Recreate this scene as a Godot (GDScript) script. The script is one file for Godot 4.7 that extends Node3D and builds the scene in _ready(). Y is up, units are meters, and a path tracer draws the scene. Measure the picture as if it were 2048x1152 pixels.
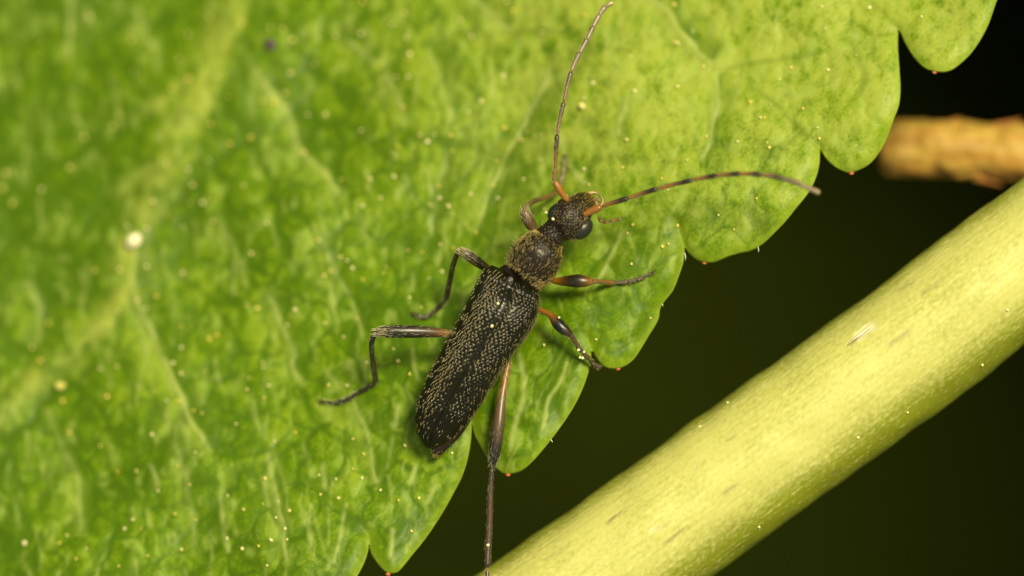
extends Node3D
# A slender black longhorn beetle on a lobed green leaf, seen from straight above through a macro lens.
# Shapes are laid out in hundredths of a millimetre: x to the right, y up (towards the lens), z towards the near side.
# metres() turns such a point into the scene's metres.

const LENS := 16000.0          # height of the lens above the plane y = 0, in hundredths of a millimetre
const MIDDLE := Vector2(1024, 576)
const LEAF_LEVEL := -85.0
const LEAF_SLOPE := 0.5

var rng := RandomNumberGenerator.new()
var used_names := {}

# ---------------------------------------------------------------- helpers

func metres(v: Vector3) -> Vector3:
	var k := (LENS - v.y) / LENS * 1e-5
	return Vector3((v.x - MIDDLE.x) * k, v.y * 1e-5, (v.z - MIDDLE.y) * k)

func noise(sd: int, size: float, octaves := 1) -> FastNoiseLite:
	var n := FastNoiseLite.new()
	n.seed = sd
	n.noise_type = FastNoiseLite.TYPE_SIMPLEX_SMOOTH
	n.frequency = 1.0 / size
	n.fractal_type = FastNoiseLite.FRACTAL_FBM if octaves > 1 else FastNoiseLite.FRACTAL_NONE
	n.fractal_octaves = octaves
	return n

func cells(sd: int, size: float, jitter: float, kind: int) -> FastNoiseLite:
	var n := FastNoiseLite.new()
	n.seed = sd
	n.noise_type = FastNoiseLite.TYPE_CELLULAR
	n.frequency = 1.0 / size
	n.fractal_type = FastNoiseLite.FRACTAL_NONE
	n.cellular_jitter = jitter
	n.cellular_return_type = kind
	return n

func named(called: String) -> String:
	var n: int = used_names.get(called, 0)
	used_names[called] = n + 1
	return called if n == 0 else "%s_%03d" % [called, n]

func describe(o: Node3D, label: String, category: String, group := "") -> void:
	o.set_meta("label", label)
	o.set_meta("category", category)
	if group != "":
		o.set_meta("group", group)

func thing(called: String, at: Vector3, label: String, category: String, group := "") -> Node3D:
	var o := Node3D.new()
	o.name = named(called)
	o.position = metres(at)
	add_child(o)
	describe(o, label, category, group)
	return o

func skin(rough: float, spec := 0.5, coat := 0.0) -> StandardMaterial3D:
	var m := StandardMaterial3D.new()
	m.vertex_color_use_as_albedo = true
	m.roughness = rough
	m.metallic_specular = spec
	if coat > 0.0:
		m.clearcoat_enabled = true
		m.clearcoat = coat
		m.clearcoat_roughness = 0.2
	return m

func base_of(o: Node3D) -> Vector3:
	var p := Vector3.ZERO
	var n: Node = o
	while n is Node3D and n != self:
		p += n.position
		n = n.get_parent()
	return p

# One mesh under a parent, with smooth normals. Triangles may come in any winding of one sense; closed shapes are turned outwards.
func shape(called: String, verts: PackedVector3Array, cols: PackedColorArray, index: PackedInt32Array, mat: Material, parent: Node3D, closed := true) -> MeshInstance3D:
	var off := base_of(parent)
	var p := PackedVector3Array()
	p.resize(verts.size())
	var mid := Vector3.ZERO
	for i in verts.size():
		p[i] = metres(verts[i]) - off
		mid += p[i]
	mid /= maxf(1.0, verts.size())
	var nrm := PackedVector3Array()
	nrm.resize(verts.size())
	var vol := 0.0
	for t in range(0, index.size(), 3):
		var a := p[index[t]]
		var b := p[index[t + 1]]
		var c := p[index[t + 2]]
		var n := (c - a).cross(b - a) * 1e8
		nrm[index[t]] += n
		nrm[index[t + 1]] += n
		nrm[index[t + 2]] += n
		vol += n.dot((a + b + c) / 3.0 - mid)
	var flip := closed and vol < 0.0
	if flip:
		for t in range(0, index.size(), 3):
			var k := index[t + 1]
			index[t + 1] = index[t + 2]
			index[t + 2] = k
	for i in nrm.size():
		nrm[i] = (nrm[i] * (-1.0 if flip else 1.0)).normalized()
	var arr := []
	arr.resize(Mesh.ARRAY_MAX)
	arr[Mesh.ARRAY_VERTEX] = p
	arr[Mesh.ARRAY_NORMAL] = nrm
	arr[Mesh.ARRAY_COLOR] = cols
	arr[Mesh.ARRAY_INDEX] = index
	var mesh := ArrayMesh.new()
	mesh.add_surface_from_arrays(Mesh.PRIMITIVE_TRIANGLES, arr)
	mesh.surface_set_material(0, mat)
	var o := MeshInstance3D.new()
	o.name = called
	o.mesh = mesh
	parent.add_child(o, true)
	return o

func sheet_index(rows: int, across: int, wrap: bool) -> PackedInt32Array:
	var ix := PackedInt32Array()
	var last := across if wrap else across - 1
	for r in rows - 1:
		for k in last:
			var a := r * across + k
			var b := r * across + (k + 1) % across
			ix.append_array(PackedInt32Array([a, b, a + across, b, b + across, a + across]))
	return ix

func hermite(a: Variant, b: Variant, c: Variant, d: Variant, t: float) -> Variant:
	return b + (c - a) * 0.5 * t + (a * 2.0 - b * 5.0 + c * 4.0 - d) * 0.5 * t * t + (b * 3.0 - a - c * 3.0 + d) * 0.5 * t * t * t

func along(list: Array, t: float) -> Variant:            # a smooth curve through a list of values, t from 0 to 1
	var f := clampf(t, 0.0, 1.0) * (list.size() - 1)
	var i := mini(int(f), list.size() - 2)
	return hermite(list[maxi(i - 1, 0)], list[i], list[i + 1], list[mini(i + 2, list.size() - 1)], f - i)

func table(keys: Array, x: float) -> float:              # [[x, y], ...] read smoothly
	var i := 0
	while i < keys.size() - 2 and x > keys[i + 1][0]:
		i += 1
	var t := clampf((x - keys[i][0]) / (keys[i + 1][0] - keys[i][0]), 0.0, 1.0)
	var m0 := 0.0
	var m1 := 0.0
	var w: float = keys[i + 1][0] - keys[i][0]
	if i > 0:
		m0 = (keys[i + 1][1] - keys[i - 1][1]) / (keys[i + 1][0] - keys[i - 1][0]) * w
	else:
		m0 = keys[1][1] - keys[0][1]
	if i < keys.size() - 2:
		m1 = (keys[i + 2][1] - keys[i][1]) / (keys[i + 2][0] - keys[i][0]) * w
	else:
		m1 = keys[i + 1][1] - keys[i][1]
	var t2 := t * t
	var t3 := t2 * t
	return (2 * t3 - 3 * t2 + 1) * keys[i][1] + (t3 - 2 * t2 + t) * m0 + (-2 * t3 + 3 * t2) * keys[i + 1][1] + (t3 - t2) * m1

# A tapered tube through points; radii and colours are read along it. squash flattens it towards the leaf.
func tube(called: String, pts: Array, radii: Array, cols: Array, mat: Material, parent: Node3D, around := 14, steps := 40, ridges := 0.0) -> MeshInstance3D:
	var verts := PackedVector3Array()
	var vc := PackedColorArray()
	var side := Vector3.ZERO
	var total := steps + 1
	for s in total:
		var t := float(s) / steps
		var c: Vector3 = along(pts, t)
		var ahead: Vector3 = along(pts, minf(t + 0.01, 1.0)) - along(pts, maxf(t - 0.01, 0.0))
		ahead = ahead.normalized()
		if side == Vector3.ZERO:
			side = ahead.cross(Vector3.UP if absf(ahead.y) < 0.9 else Vector3.RIGHT).normalized()
		else:
			side = (side - ahead * side.dot(ahead)).normalized()
		var up := side.cross(ahead)
		var r: float = maxf(along(radii, t), 0.05)
		var end := minf(t, 1.0 - t) * steps
		if end < 1.5:
			r *= [0.02, 0.75, 0.93][int(end + 0.5)] if int(end + 0.5) < 3 else 1.0
		var col: Color = along(cols, t)
		for k in around:
			var a := TAU * k / around
			var rr := r * (1.0 + ridges * (sin(a * 7.0) * 0.5 + sin(t * 150.0 + a * 3.0) * 0.5))
			verts.append(c + (side * cos(a) + up * sin(a)) * rr)
			vc.append(col)
	return shape(called, verts, vc, sheet_index(total, around, true), mat, parent)

func egg(called: String, at: Vector3, axes: Basis, col: Color, mat: Material, parent: Node3D, rough := 0.0, sd := 1) -> MeshInstance3D:
	var verts := PackedVector3Array()
	var vc := PackedColorArray()
	var n := noise(sd, 0.6)
	var rows := 18
	var across := 24
	for i in rows + 1:
		var la := PI * i / rows
		for k in across:
			var lo := TAU * k / across
			var d := Vector3(sin(la) * cos(lo), cos(la), sin(la) * sin(lo))
			verts.append(at + axes * (d * (1.0 + rough * n.get_noise_3dv(d))))
			vc.append(col)
	return shape(called, verts, vc, sheet_index(rows + 1, across, true), mat, parent)

# Short fine hairs as one MultiMesh. Each entry: [root, direction * length, thickness, colour].
func hairs(list: Array, mat: Material, parent: Node3D) -> void:
	if hair_mesh == null:
		hair_mesh = make_hair_mesh()
	var mesh: ArrayMesh = hair_mesh.duplicate()
	mesh.surface_set_material(0, mat)
	var mm := MultiMesh.new()
	mm.transform_format = MultiMesh.TRANSFORM_3D
	mm.use_colors = true
	mm.mesh = mesh
	mm.instance_count = list.size()
	var off := base_of(parent)
	for i in list.size():
		var root: Vector3 = list[i][0]
		var d: Vector3 = list[i][1]
		var r: float = list[i][2] * 1e-5
		var y := d * 1e-5
		var x := y.cross(Vector3.UP).normalized()
		if x.length() < 0.5:
			x = Vector3.RIGHT
		var z := x.cross(y).normalized()
		mm.set_instance_transform(i, Transform3D(Basis(x * r, y, z * y.length()), metres(root) - off))
		mm.set_instance_color(i, list[i][3])
	var o := MultiMeshInstance3D.new()
	o.name = "hair"
	o.multimesh = mm
	o.set_meta("kind", "stuff")
	parent.add_child(o, true)

var hair_mesh: ArrayMesh = null
func make_hair_mesh() -> ArrayMesh:      # grows along y from 0 to 1, bends a little back down (z is the side away from the body)
	var v := PackedVector3Array()
	var nn := PackedVector3Array()
	var ix := PackedInt32Array()
	var rows := 4
	for s in rows:
		var t := float(s) / (rows - 1)
		var r := 1.0 - 0.93 * t * t
		for k in 3:
			var a := TAU * k / 3.0
			v.append(Vector3(cos(a) * r, t, -0.06 * t * t + sin(a) * r * 0.07))
			nn.append(Vector3(cos(a) * 0.08, 0.0, sin(a)).normalized())      # the hair is stretched along y and z
	for s in rows - 1:
		for k in 3:
			var a := s * 3 + k
			var b := s * 3 + (k + 1) % 3
			ix.append_array(PackedInt32Array([a, b, a + 3, b, b + 3, a + 3]))
	var arr := []
	arr.resize(Mesh.ARRAY_MAX)
	arr[Mesh.ARRAY_VERTEX] = v
	arr[Mesh.ARRAY_NORMAL] = nn
	arr[Mesh.ARRAY_INDEX] = ix
	var m := ArrayMesh.new()
	m.add_surface_from_arrays(Mesh.PRIMITIVE_TRIANGLES, arr)
	return m

# ---------------------------------------------------------------- the leaf

func across_margin(p: Vector2) -> float:       # how far inside the line of the leaf's toothed margin
	return (p.x - 1900.0) * -0.64 + (p.y - 100.0) * -0.768

func leaf_base(p: Vector2) -> float:
	var d := across_margin(p)
	var h := LEAF_LEVEL - LEAF_SLOPE * d
	if d < 120.0:
		h = LEAF_LEVEL - LEAF_SLOPE * 120.0 + LEAF_SLOPE * (120.0 - d) - pow((120.0 - d) / 120.0, 2.0) * 14.0
	return h + swell.get_noise_2d(p.x, p.y) * 26.0

var swell := noise(11, 420.0)
var gx := PackedFloat32Array()
var gz := PackedFloat32Array()
var leaf_h := PackedFloat32Array()
var pale := PackedFloat32Array()
var dark := PackedFloat32Array()
var rise := PackedFloat32Array()
var yell := PackedFloat32Array()
var facet_light := PackedFloat32Array()  # painted light on one side of the veins
var fine_x0 := 0
var fine_z0 := 0
const STEP := 3.0

func grid_lines(lo: float, fine_lo: float, fine_hi: float, hi: float, coarse: float) -> PackedFloat32Array:
	var a := PackedFloat32Array()
	var x := lo
	while x < fine_lo - 0.1:
		a.append(x)
		x += coarse
	x = fine_lo
	while x < fine_hi:
		a.append(x)
		x += STEP
	while x <= hi:
		a.append(x)
		x += coarse
	return a

func cell_of(a: PackedFloat32Array, x: float) -> int:
	return clampi(a.bsearch(x), 0, a.size() - 1)

# Draws a soft line into the buffers of the leaf's grid. shift moves the dark flank to one side.
func stroke(pts: Array, width: float, pale_by: float, dark_by: float, rise_by: float, yellow_by := 0.0) -> void:
	var n := pts.size()
	var parts := maxi(1, (n - 1) * 4)
	var before: Vector2 = pts[0]
	for s in range(1, parts + 1):
		var here: Vector2 = along(pts, float(s) / parts)
		var reach := width * 2.6
		var x0 := cell_of(gx, minf(before.x, here.x) - reach)
		var x1 := cell_of(gx, maxf(before.x, here.x) + reach)
		var z0 := cell_of(gz, minf(before.y, here.y) - reach)
		var z1 := cell_of(gz, maxf(before.y, here.y) + reach)
		var ab := here - before
		var l2 := maxf(ab.length_squared(), 0.001)
		var tt := float(s) / parts
		var fade := smoothstep(0.0, 0.16, tt) * smoothstep(1.0, 0.84, tt) if n < 4 or width < 16.0 else 1.0
		for z in range(z0, z1 + 1):
			for x in range(x0, x1 + 1):
				var p := Vector2(gx[x], gz[z])
				var u := clampf((p - before).dot(ab) / l2, 0.0, 1.0)
				var d := p.distance_to(before + ab * u) / width
				if d > 2.5:
					continue
				var g := exp(-d * d * 1.6) * fade
				var i := z * gx.size() + x
				pale[i] = maxf(pale[i], g * pale_by)
				rise[i] = maxf(rise[i], g * rise_by) if rise_by > 0.0 else minf(rise[i], g * rise_by)
				dark[i] = maxf(dark[i], g * dark_by)
				yell[i] = maxf(yell[i], g * yellow_by)
		before = here

# A raised vein: a thin pale line, relief light painted on its near side, shade on the other (turn the list round to swap them).
func ridge(pts: Array, width: float, near: float, beyond: float, line_by: float, side_by: float) -> void:
	var parts := maxi(2, (pts.size() - 1) * 6)
	var before: Vector2 = pts[0]
	var wob := rng.randf() * 50.0
	for s in range(1, parts + 1):
		var tt := float(s) / parts
		var here: Vector2 = along(pts, tt)
		var reach := maxf(near, beyond)
		var ab := here - before
		var l2 := maxf(ab.length_squared(), 0.001)
		var fade := smoothstep(0.0, 0.15, tt) * smoothstep(1.0, 0.85, tt)
		for z in range(cell_of(gz, minf(before.y, here.y) - reach), cell_of(gz, maxf(before.y, here.y) + reach) + 1):
			for x in range(cell_of(gx, minf(before.x, here.x) - reach), cell_of(gx, maxf(before.x, here.x) + reach) + 1):
				var p := Vector2(gx[x], gz[z])
				var u := (p - before).dot(ab) / l2
				if u < -0.3 or u > 1.3:
					continue
				var off := (p - before).cross(ab) / sqrt(l2) + swell.get_noise_2d(p.x * 6.0 + wob, p.y * 6.0) * 5.0
				var i := z * gx.size() + x
				var g := exp(-pow(off / width, 2.0)) * fade
				pale[i] = maxf(pale[i], g * line_by)
				rise[i] = maxf(rise[i], g * 3.0)
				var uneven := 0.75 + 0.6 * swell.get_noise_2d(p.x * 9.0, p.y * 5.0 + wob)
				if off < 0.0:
					facet_light[i] = maxf(facet_light[i], pow(maxf(0.0, 1.0 + off / near), 1.4) * side_by * fade * uneven)
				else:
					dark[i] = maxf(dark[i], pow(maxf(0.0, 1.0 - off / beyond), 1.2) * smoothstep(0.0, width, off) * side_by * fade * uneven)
		before = here

func leaf_top(p: Vector2) -> float:            # height of the finished leaf surface
	return leaf_h[cell_of(gz, p.y) * gx.size() + cell_of(gx, p.x)]

func margin_points() -> Array:
	# lobe by lobe; every lobe runs from notch to notch
	var lobes := [
		[Vector2(2440, -560), Vector2(2300, -420), Vector2(2180, -330), Vector2(2080, -220), Vector2(2030, -100), Vector2(1992, 0), Vector2(1972, 55), Vector2(1945, 100), Vector2(1915, 130), Vector2(1893, 142), Vector2(1868, 141), Vector2(1848, 133), Vector2(1828, 112), Vector2(1812, 86), Vector2(1803, 66), Vector2(1795, 58)],
		[Vector2(1795, 58), Vector2(1794, 76), Vector2(1794, 100), Vector2(1797, 140), Vector2(1799, 180), Vector2(1796, 210), Vector2(1787, 235), Vector2(1778, 260), Vector2(1768, 285), Vector2(1752, 311), Vector2(1733, 330), Vector2(1703, 343), Vector2(1688, 341), Vector2(1670, 332), Vector2(1654, 317), Vector2(1645, 303), Vector2(1639, 292)],
		[Vector2(1639, 292), Vector2(1638, 306), Vector2(1637, 327), Vector2(1631, 352), Vector2(1620, 377), Vector2(1606, 397), Vector2(1590, 416), Vector2(1570, 441), Vector2(1545, 467), Vector2(1522, 488), Vector2(1500, 500), Vector2(1478, 505), Vector2(1455, 512), Vector2(1430, 522), Vector2(1410, 523), Vector2(1392, 516), Vector2(1377, 502), Vector2(1366, 484), Vector2(1361, 468), Vector2(1357, 448)],
		[Vector2(1357, 448), Vector2(1362, 470), Vector2(1367, 495), Vector2(1365, 522), Vector2(1357, 548), Vector2(1344, 580), Vector2(1326, 603), Vector2(1318, 618), Vector2(1314, 640), Vector2(1296, 670), Vector2(1278, 700), Vector2(1262, 721), Vector2(1240, 734), Vector2(1218, 735), Vector2(1203, 726), Vector2(1191, 710), Vector2(1183, 694), Vector2(1176, 678)],
		[Vector2(1176, 678), Vector2(1180, 697), Vector2(1179, 726), Vector2(1168, 765), Vector2(1150, 805), Vector2(1125, 845), Vector2(1095, 885), Vector2(1066, 919), Vector2(1041, 940), Vector2(1018, 946), Vector2(1004, 943), Vector2(985, 926), Vector2(966, 897), Vector2(952, 870), Vector2(945, 845), Vector2(940, 815)],
		[Vector2(940, 815), Vector2(941, 860), Vector2(937, 900), Vector2(925, 945), Vector2(905, 986), Vector2(880, 1030), Vector2(850, 1075), Vector2(822, 1110), Vector2(801, 1136), Vector2(790, 1144), Vector2(776, 1144), Vector2(764, 1135), Vector2(750, 1117), Vector2(742, 1100), Vector2(737, 1070)],
		[Vector2(737, 1070), Vector2(735, 1097), Vector2(727, 1124), Vector2(711, 1154), Vector2(680, 1200), Vector2(630, 1250), Vector2(570, 1275), Vector2(530, 1255), Vector2(505, 1210)],
		[Vector2(505, 1210), Vector2(480, 1280), Vector2(420, 1370), Vector2(330, 1430), Vector2(270, 1410), Vector2(240, 1360)],
		[Vector2(240, 1360), Vector2(200, 1440), Vector2(100, 1530), Vector2(-20, 1570), Vector2(-90, 1540), Vector2(-120, 1480)],
		[Vector2(-120, 1480), Vector2(-300, 1560), Vector2(-620, 1620), Vector2(-1100, 1500), Vector2(-1650, 1250), Vector2(-2100, 800), Vector2(-2350, 200), Vector2(-2300, -500), Vector2(-1950, -1150), Vector2(-1350, -1650), Vector2(-500, -1900), Vector2(500, -1880), Vector2(1350, -1600), Vector2(1980, -1180), Vector2(2400, -760), Vector2(2440, -560)],
	]
	var out := []
	for lobe in lobes:
		var steps := 0
		for i in lobe.size() - 1:
			steps += maxi(1, int(lobe[i].distance_to(lobe[i + 1]) / 5.0)) if lobe.size() < 22 else 4
		for i in lobe.size() - 1:
			var n := clampi(int(lobe[i].distance_to(lobe[i + 1]) / 5.0), 1, 24)
			for k in n:
				var t := float(k) / n
				out.append(hermite(lobe[maxi(i - 1, 0)], lobe[i], lobe[i + 1], lobe[mini(i + 2, lobe.size() - 1)], t))
	return out

func draw_leaf_marks() -> void:
	# broad yellow veins that lie deep in the blurred side
	stroke([Vector2(500, -60), Vector2(452, 36), Vector2(430, 91), Vector2(419, 138), Vector2(379, 226), Vector2(357, 270), Vector2(339, 317), Vector2(300, 400), Vector2(262, 480), Vector2(262, 560)], 40.0, 0.1, 0.0, 7.0, 0.52)
	stroke([Vector2(478, 40), Vector2(440, 110), Vector2(398, 230), Vector2(352, 310)], 22.0, 0.12, 0.0, 3.0, 0.62)
	stroke([Vector2(370, 160), Vector2(330, 200), Vector2(290, 215)], 14.0, 0.2, 0.0, 2.0, 0.5)
	stroke([Vector2(330, 330), Vector2(280, 350), Vector2(230, 390)], 20.0, 0.2, 0.0, 2.0, 0.4)
	stroke([Vector2(262, 560), Vector2(225, 620), Vector2(187, 664), Vector2(149, 712), Vector2(90, 745), Vector2(20, 800), Vector2(-60, 880)], 28.0, 0.15, 0.0, 6.0, 0.65)
	stroke([Vector2(262, 520), Vector2(268, 590), Vector2(292, 643), Vector2(319, 695), Vector2(344, 747), Vector2(361, 792), Vector2(381, 842), Vector2(405, 876), Vector2(422, 906)], 9.0, 0.60, 0.0, 6.0, 0.45)
	stroke([Vector2(499, 124), Vector2(529, 164), Vector2(580, 233), Vector2(598, 292), Vector2(628, 324), Vector2(657, 354), Vector2(686, 408)], 9.0, 0.65, 0.0, 6.0, 0.4)
	stroke([Vector2(1105, 130), Vector2(1072, 200), Vector2(1039, 262), Vector2(1007, 328), Vector2(988, 364), Vector2(962, 430), Vector2(945, 470)], 6.0, 0.5, 0.0, 4.0, 0.3)
	stroke([Vector2(1300, -20), Vector2(1325, 14), Vector2(1362, 61), Vector2(1400, 112), Vector2(1428, 131)], 16.0, 0.25, 0.0, 5.0, 0.6)
	stroke([Vector2(940, -5), Vector2(956, 7), Vector2(985, 29), Vector2(1025, 55)], 8.0, 0.5, 0.0, 4.0, 0.3)
	var flow := [
		[[Vector2(268, 575), Vector2(292, 643), Vector2(319, 695), Vector2(344, 747), Vector2(361, 792), Vector2(381, 842), Vector2(405, 876), Vector2(424, 908)], 8.0, 95.0, 75.0, 0.55, 0.75],
		[[Vector2(495, 110), Vector2(529, 164), Vector2(580, 233), Vector2(598, 292), Vector2(628, 324), Vector2(657, 354), Vector2(690, 415)], 8.0, 80.0, 75.0, 0.55, 0.75],
		[[Vector2(500, -30), Vector2(484, 60), Vector2(462, 130), Vector2(425, 200), Vector2(390, 290), Vector2(360, 340)], 12.0, 70.0, 70.0, 0.0, 0.6],
		[[Vector2(275, 470), Vector2(268, 520), Vector2(266, 580)], 9.0, 60.0, 60.0, 0.4, 0.7],
		[[Vector2(215, 650), Vector2(187, 664), Vector2(149, 712), Vector2(95, 745)], 10.0, 60.0, 50.0, 0.3, 0.5],
		[[Vector2(765, 110), Vector2(775, 150), Vector2(792, 190), Vector2(816, 250)], 6.0, 50.0, 50.0, 0.5, 0.6],
		[[Vector2(690, 75), Vector2(728, 108), Vector2(756, 130)], 7.0, 40.0, 30.0, 0.4, 0.5],
		[[Vector2(530, 575), Vector2(555, 629), Vector2(573, 671), Vector2(590, 705), Vector2(588, 735), Vector2(615, 785)], 7.0, 60.0, 45.0, 0.5, 0.6],
		[[Vector2(698, 780), Vector2(722, 840), Vector2(738, 885), Vector2(749, 937), Vector2(756, 975)], 6.0, 80.0, 60.0, 0.5, 0.7],
		[[Vector2(534, 895), Vector2(544, 950), Vector2(558, 1012), Vector2(568, 1076), Vector2(576, 1140)], 6.0, 60.0, 50.0, 0.5, 0.6],
		[[Vector2(1110, 120), Vector2(1072, 200), Vector2(1039, 262), Vector2(1007, 328), Vector2(988, 364), Vector2(962, 430), Vector2(942, 478)], 5.0, 50.0, 60.0, 0.6, 0.5],
		[[Vector2(1285, -20), Vector2(1325, 14), Vector2(1362, 61), Vector2(1400, 112), Vector2(1432, 135)], 10.0, 90.0, 60.0, 0.4, 0.7],
		[[Vector2(940, -12), Vector2(985, 29), Vector2(1030, 60)], 7.0, 50.0, 40.0, 0.5, 0.5],
		[[Vector2(1440, 140), Vector2(1430, 220), Vector2(1419, 291), Vector2(1398, 330)], 7.0, 50.0, 60.0, 0.55, 0.6],
		[[Vector2(1250, 190), Vector2(1243, 230), Vector2(1236, 280)], 6.0, 40.0, 40.0, 0.4, 0.4],
		[[Vector2(350, 880), Vector2(380, 1000), Vector2(392, 1120)], 7.0, 60.0, 60.0, 0.3, 0.5],
		[[Vector2(640, 470), Vector2(665, 540), Vector2(700, 600)], 6.0, 60.0, 50.0, 0.35, 0.5],
		[[Vector2(860, 90), Vector2(880, 160), Vector2(905, 240)], 6.0, 50.0, 50.0, 0.35, 0.5],
		[[Vector2(60, 560), Vector2(80, 640), Vector2(70, 700)], 9.0, 70.0, 60.0, 0.3, 0.5],
		[[Vector2(130, 900), Vector2(160, 980), Vector2(165, 1080)], 9.0, 70.0, 60.0, 0.3, 0.5],
		[[Vector2(430, 430), Vector2(470, 500), Vector2(490, 560)], 8.0, 60.0, 60.0, 0.3, 0.5],
	]
	for f in flow:
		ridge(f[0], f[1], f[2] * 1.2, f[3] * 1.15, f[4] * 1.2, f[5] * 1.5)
	# narrow pale streaks
	var lines := [
		[Vector2(704, 87), Vector2(728, 108), Vector2(748, 124)], [Vector2(773, 139), Vector2(792, 190), Vector2(813, 244)],
		[Vector2(1437, 155), Vector2(1428, 225), Vector2(1419, 291), Vector2(1400, 323)], [Vector2(1245, 197), Vector2(1243, 220), Vector2(1240, 244)],
		[Vector2(1246, 461), Vector2(1222, 510), Vector2(1203, 551), Vector2(1186, 583)], [Vector2(1037, 700), Vector2(1047, 754), Vector2(1045, 799), Vector2(1035, 832), Vector2(1023, 877), Vector2(1019, 918)],
		[Vector2(1136, 717), Vector2(1121, 762), Vector2(1097, 799), Vector2(1088, 840), Vector2(1076, 877)], [Vector2(736, 885), Vector2(749, 937), Vector2(754, 968)],
		[Vector2(798, 811), Vector2(793, 833), Vector2(788, 855)], [Vector2(693, 1008), Vector2(679, 1077), Vector2(665, 1134)], [Vector2(621, 1012), Vector2(617, 1050), Vector2(623, 1100)],
		[Vector2(785, 1060), Vector2(783, 1090), Vector2(779, 1121)], [Vector2(832, 930), Vector2(826, 950), Vector2(819, 968)], [Vector2(868, 975), Vector2(860, 995), Vector2(849, 1012)],
		[Vector2(645, 930), Vector2(648, 955), Vector2(652, 981)], [Vector2(442, 998), Vector2(446, 1049), Vector2(459, 1114)], [Vector2(538, 906), Vector2(544, 950), Vector2(558, 1012), Vector2(568, 1076), Vector2(575, 1131)],
		[Vector2(535, 584), Vector2(555, 629), Vector2(573, 671), Vector2(590, 705), Vector2(587, 733), Vector2(611, 775)], [Vector2(142, -10), Vector2(140, 60), Vector2(137, 128)],
		[Vector2(273, 11), Vector2(292, 73), Vector2(313, 102), Vector2(310, 157)], [Vector2(302, 932), Vector2(312, 958), Vector2(316, 982)], [Vector2(1113, 250), Vector2(1140, 330), Vector2(1175, 372)],
	]
	for l in lines:
		stroke(l, rng.randf_range(5.0, 7.5), 0.75, 0.0, 0.8, 0.1)
	for i in 800:
		var p := Vector2(rng.randf_range(-60, 1990), rng.randf_range(-60, 1200))
		var lean := lerpf(0.12, -0.38, smoothstep(650.0, 1250.0, p.x)) + rng.randf_range(-0.25, 0.25)
		var l := rng.randf_range(14, 34) if i % 3 else rng.randf_range(30, 90)
		var d := Vector2(lean, 1.0).normalized() * l * 0.5
		var bend := Vector2(rng.randf_range(-6, 6), 0)
		stroke([p - d, p + bend, p + d], rng.randf_range(3.0, 6.5), rng.randf_range(0.15, 0.55) * lerpf(1.0, 0.6, smoothstep(800.0, 1200.0, p.x)), 0.0, rng.randf_range(0.1, 0.8), rng.randf_range(0.0, 0.2))
	# sunken dark green lines between the swellings
	var grooves := [
		[Vector2(432, 906), Vector2(475, 912), Vector2(524, 903), Vector2(580, 885)], [Vector2(240, 935), Vector2(300, 900), Vector2(350, 870)], [Vector2(540, 585), Vector2(580, 560), Vector2(620, 530)],
		[Vector2(525, 100), Vector2(560, 175), Vector2(600, 230), Vector2(640, 320), Vector2(675, 345)], [Vector2(730, 290), Vector2(770, 280), Vector2(800, 260), Vector2(840, 280), Vector2(920, 290), Vector2(1000, 310)],
		[Vector2(1010, 60), Vector2(1060, 62), Vector2(1110, 60)], [Vector2(1440, 140), Vector2(1522, 124), Vector2(1606, 112), Vector2(1660, 95)], [Vector2(1705, 42), Vector2(1747, 70), Vector2(1794, 61)],
		[Vector2(1747, 70), Vector2(1742, 122)], [Vector2(1700, 85), Vector2(1730, 160), Vector2(1690, 210)], [Vector2(1357, 448), Vector2(1320, 400), Vector2(1290, 330), Vector2(1270, 250)], [Vector2(1639, 292), Vector2(1600, 260), Vector2(1540, 200), Vector2(1470, 160)],
		[Vector2(1795, 58), Vector2(1760, 20), Vector2(1700, -30)], [Vector2(1176, 678), Vector2(1150, 630), Vector2(1130, 570)], [Vector2(737, 1070), Vector2(700, 1030), Vector2(640, 980), Vector2(590, 940)], [Vector2(940, 815), Vector2(925, 780), Vector2(900, 740)],
		[Vector2(290, 590), Vector2(330, 640), Vector2(380, 760), Vector2(410, 850)], [Vector2(0, 490), Vector2(100, 500), Vector2(190, 520)], [Vector2(600, 780), Vector2(620, 830), Vector2(660, 870), Vector2(720, 900)],
		[Vector2(960, 450), Vector2(1000, 390), Vector2(1030, 300)], [Vector2(810, 40), Vector2(800, 110), Vector2(770, 140), Vector2(720, 170)],
	]
	for g in grooves:
		stroke(g, rng.randf_range(7.0, 10.0), 0.0, 0.62 if g[0].x < 1000.0 else 0.36, -1.6)

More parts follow.
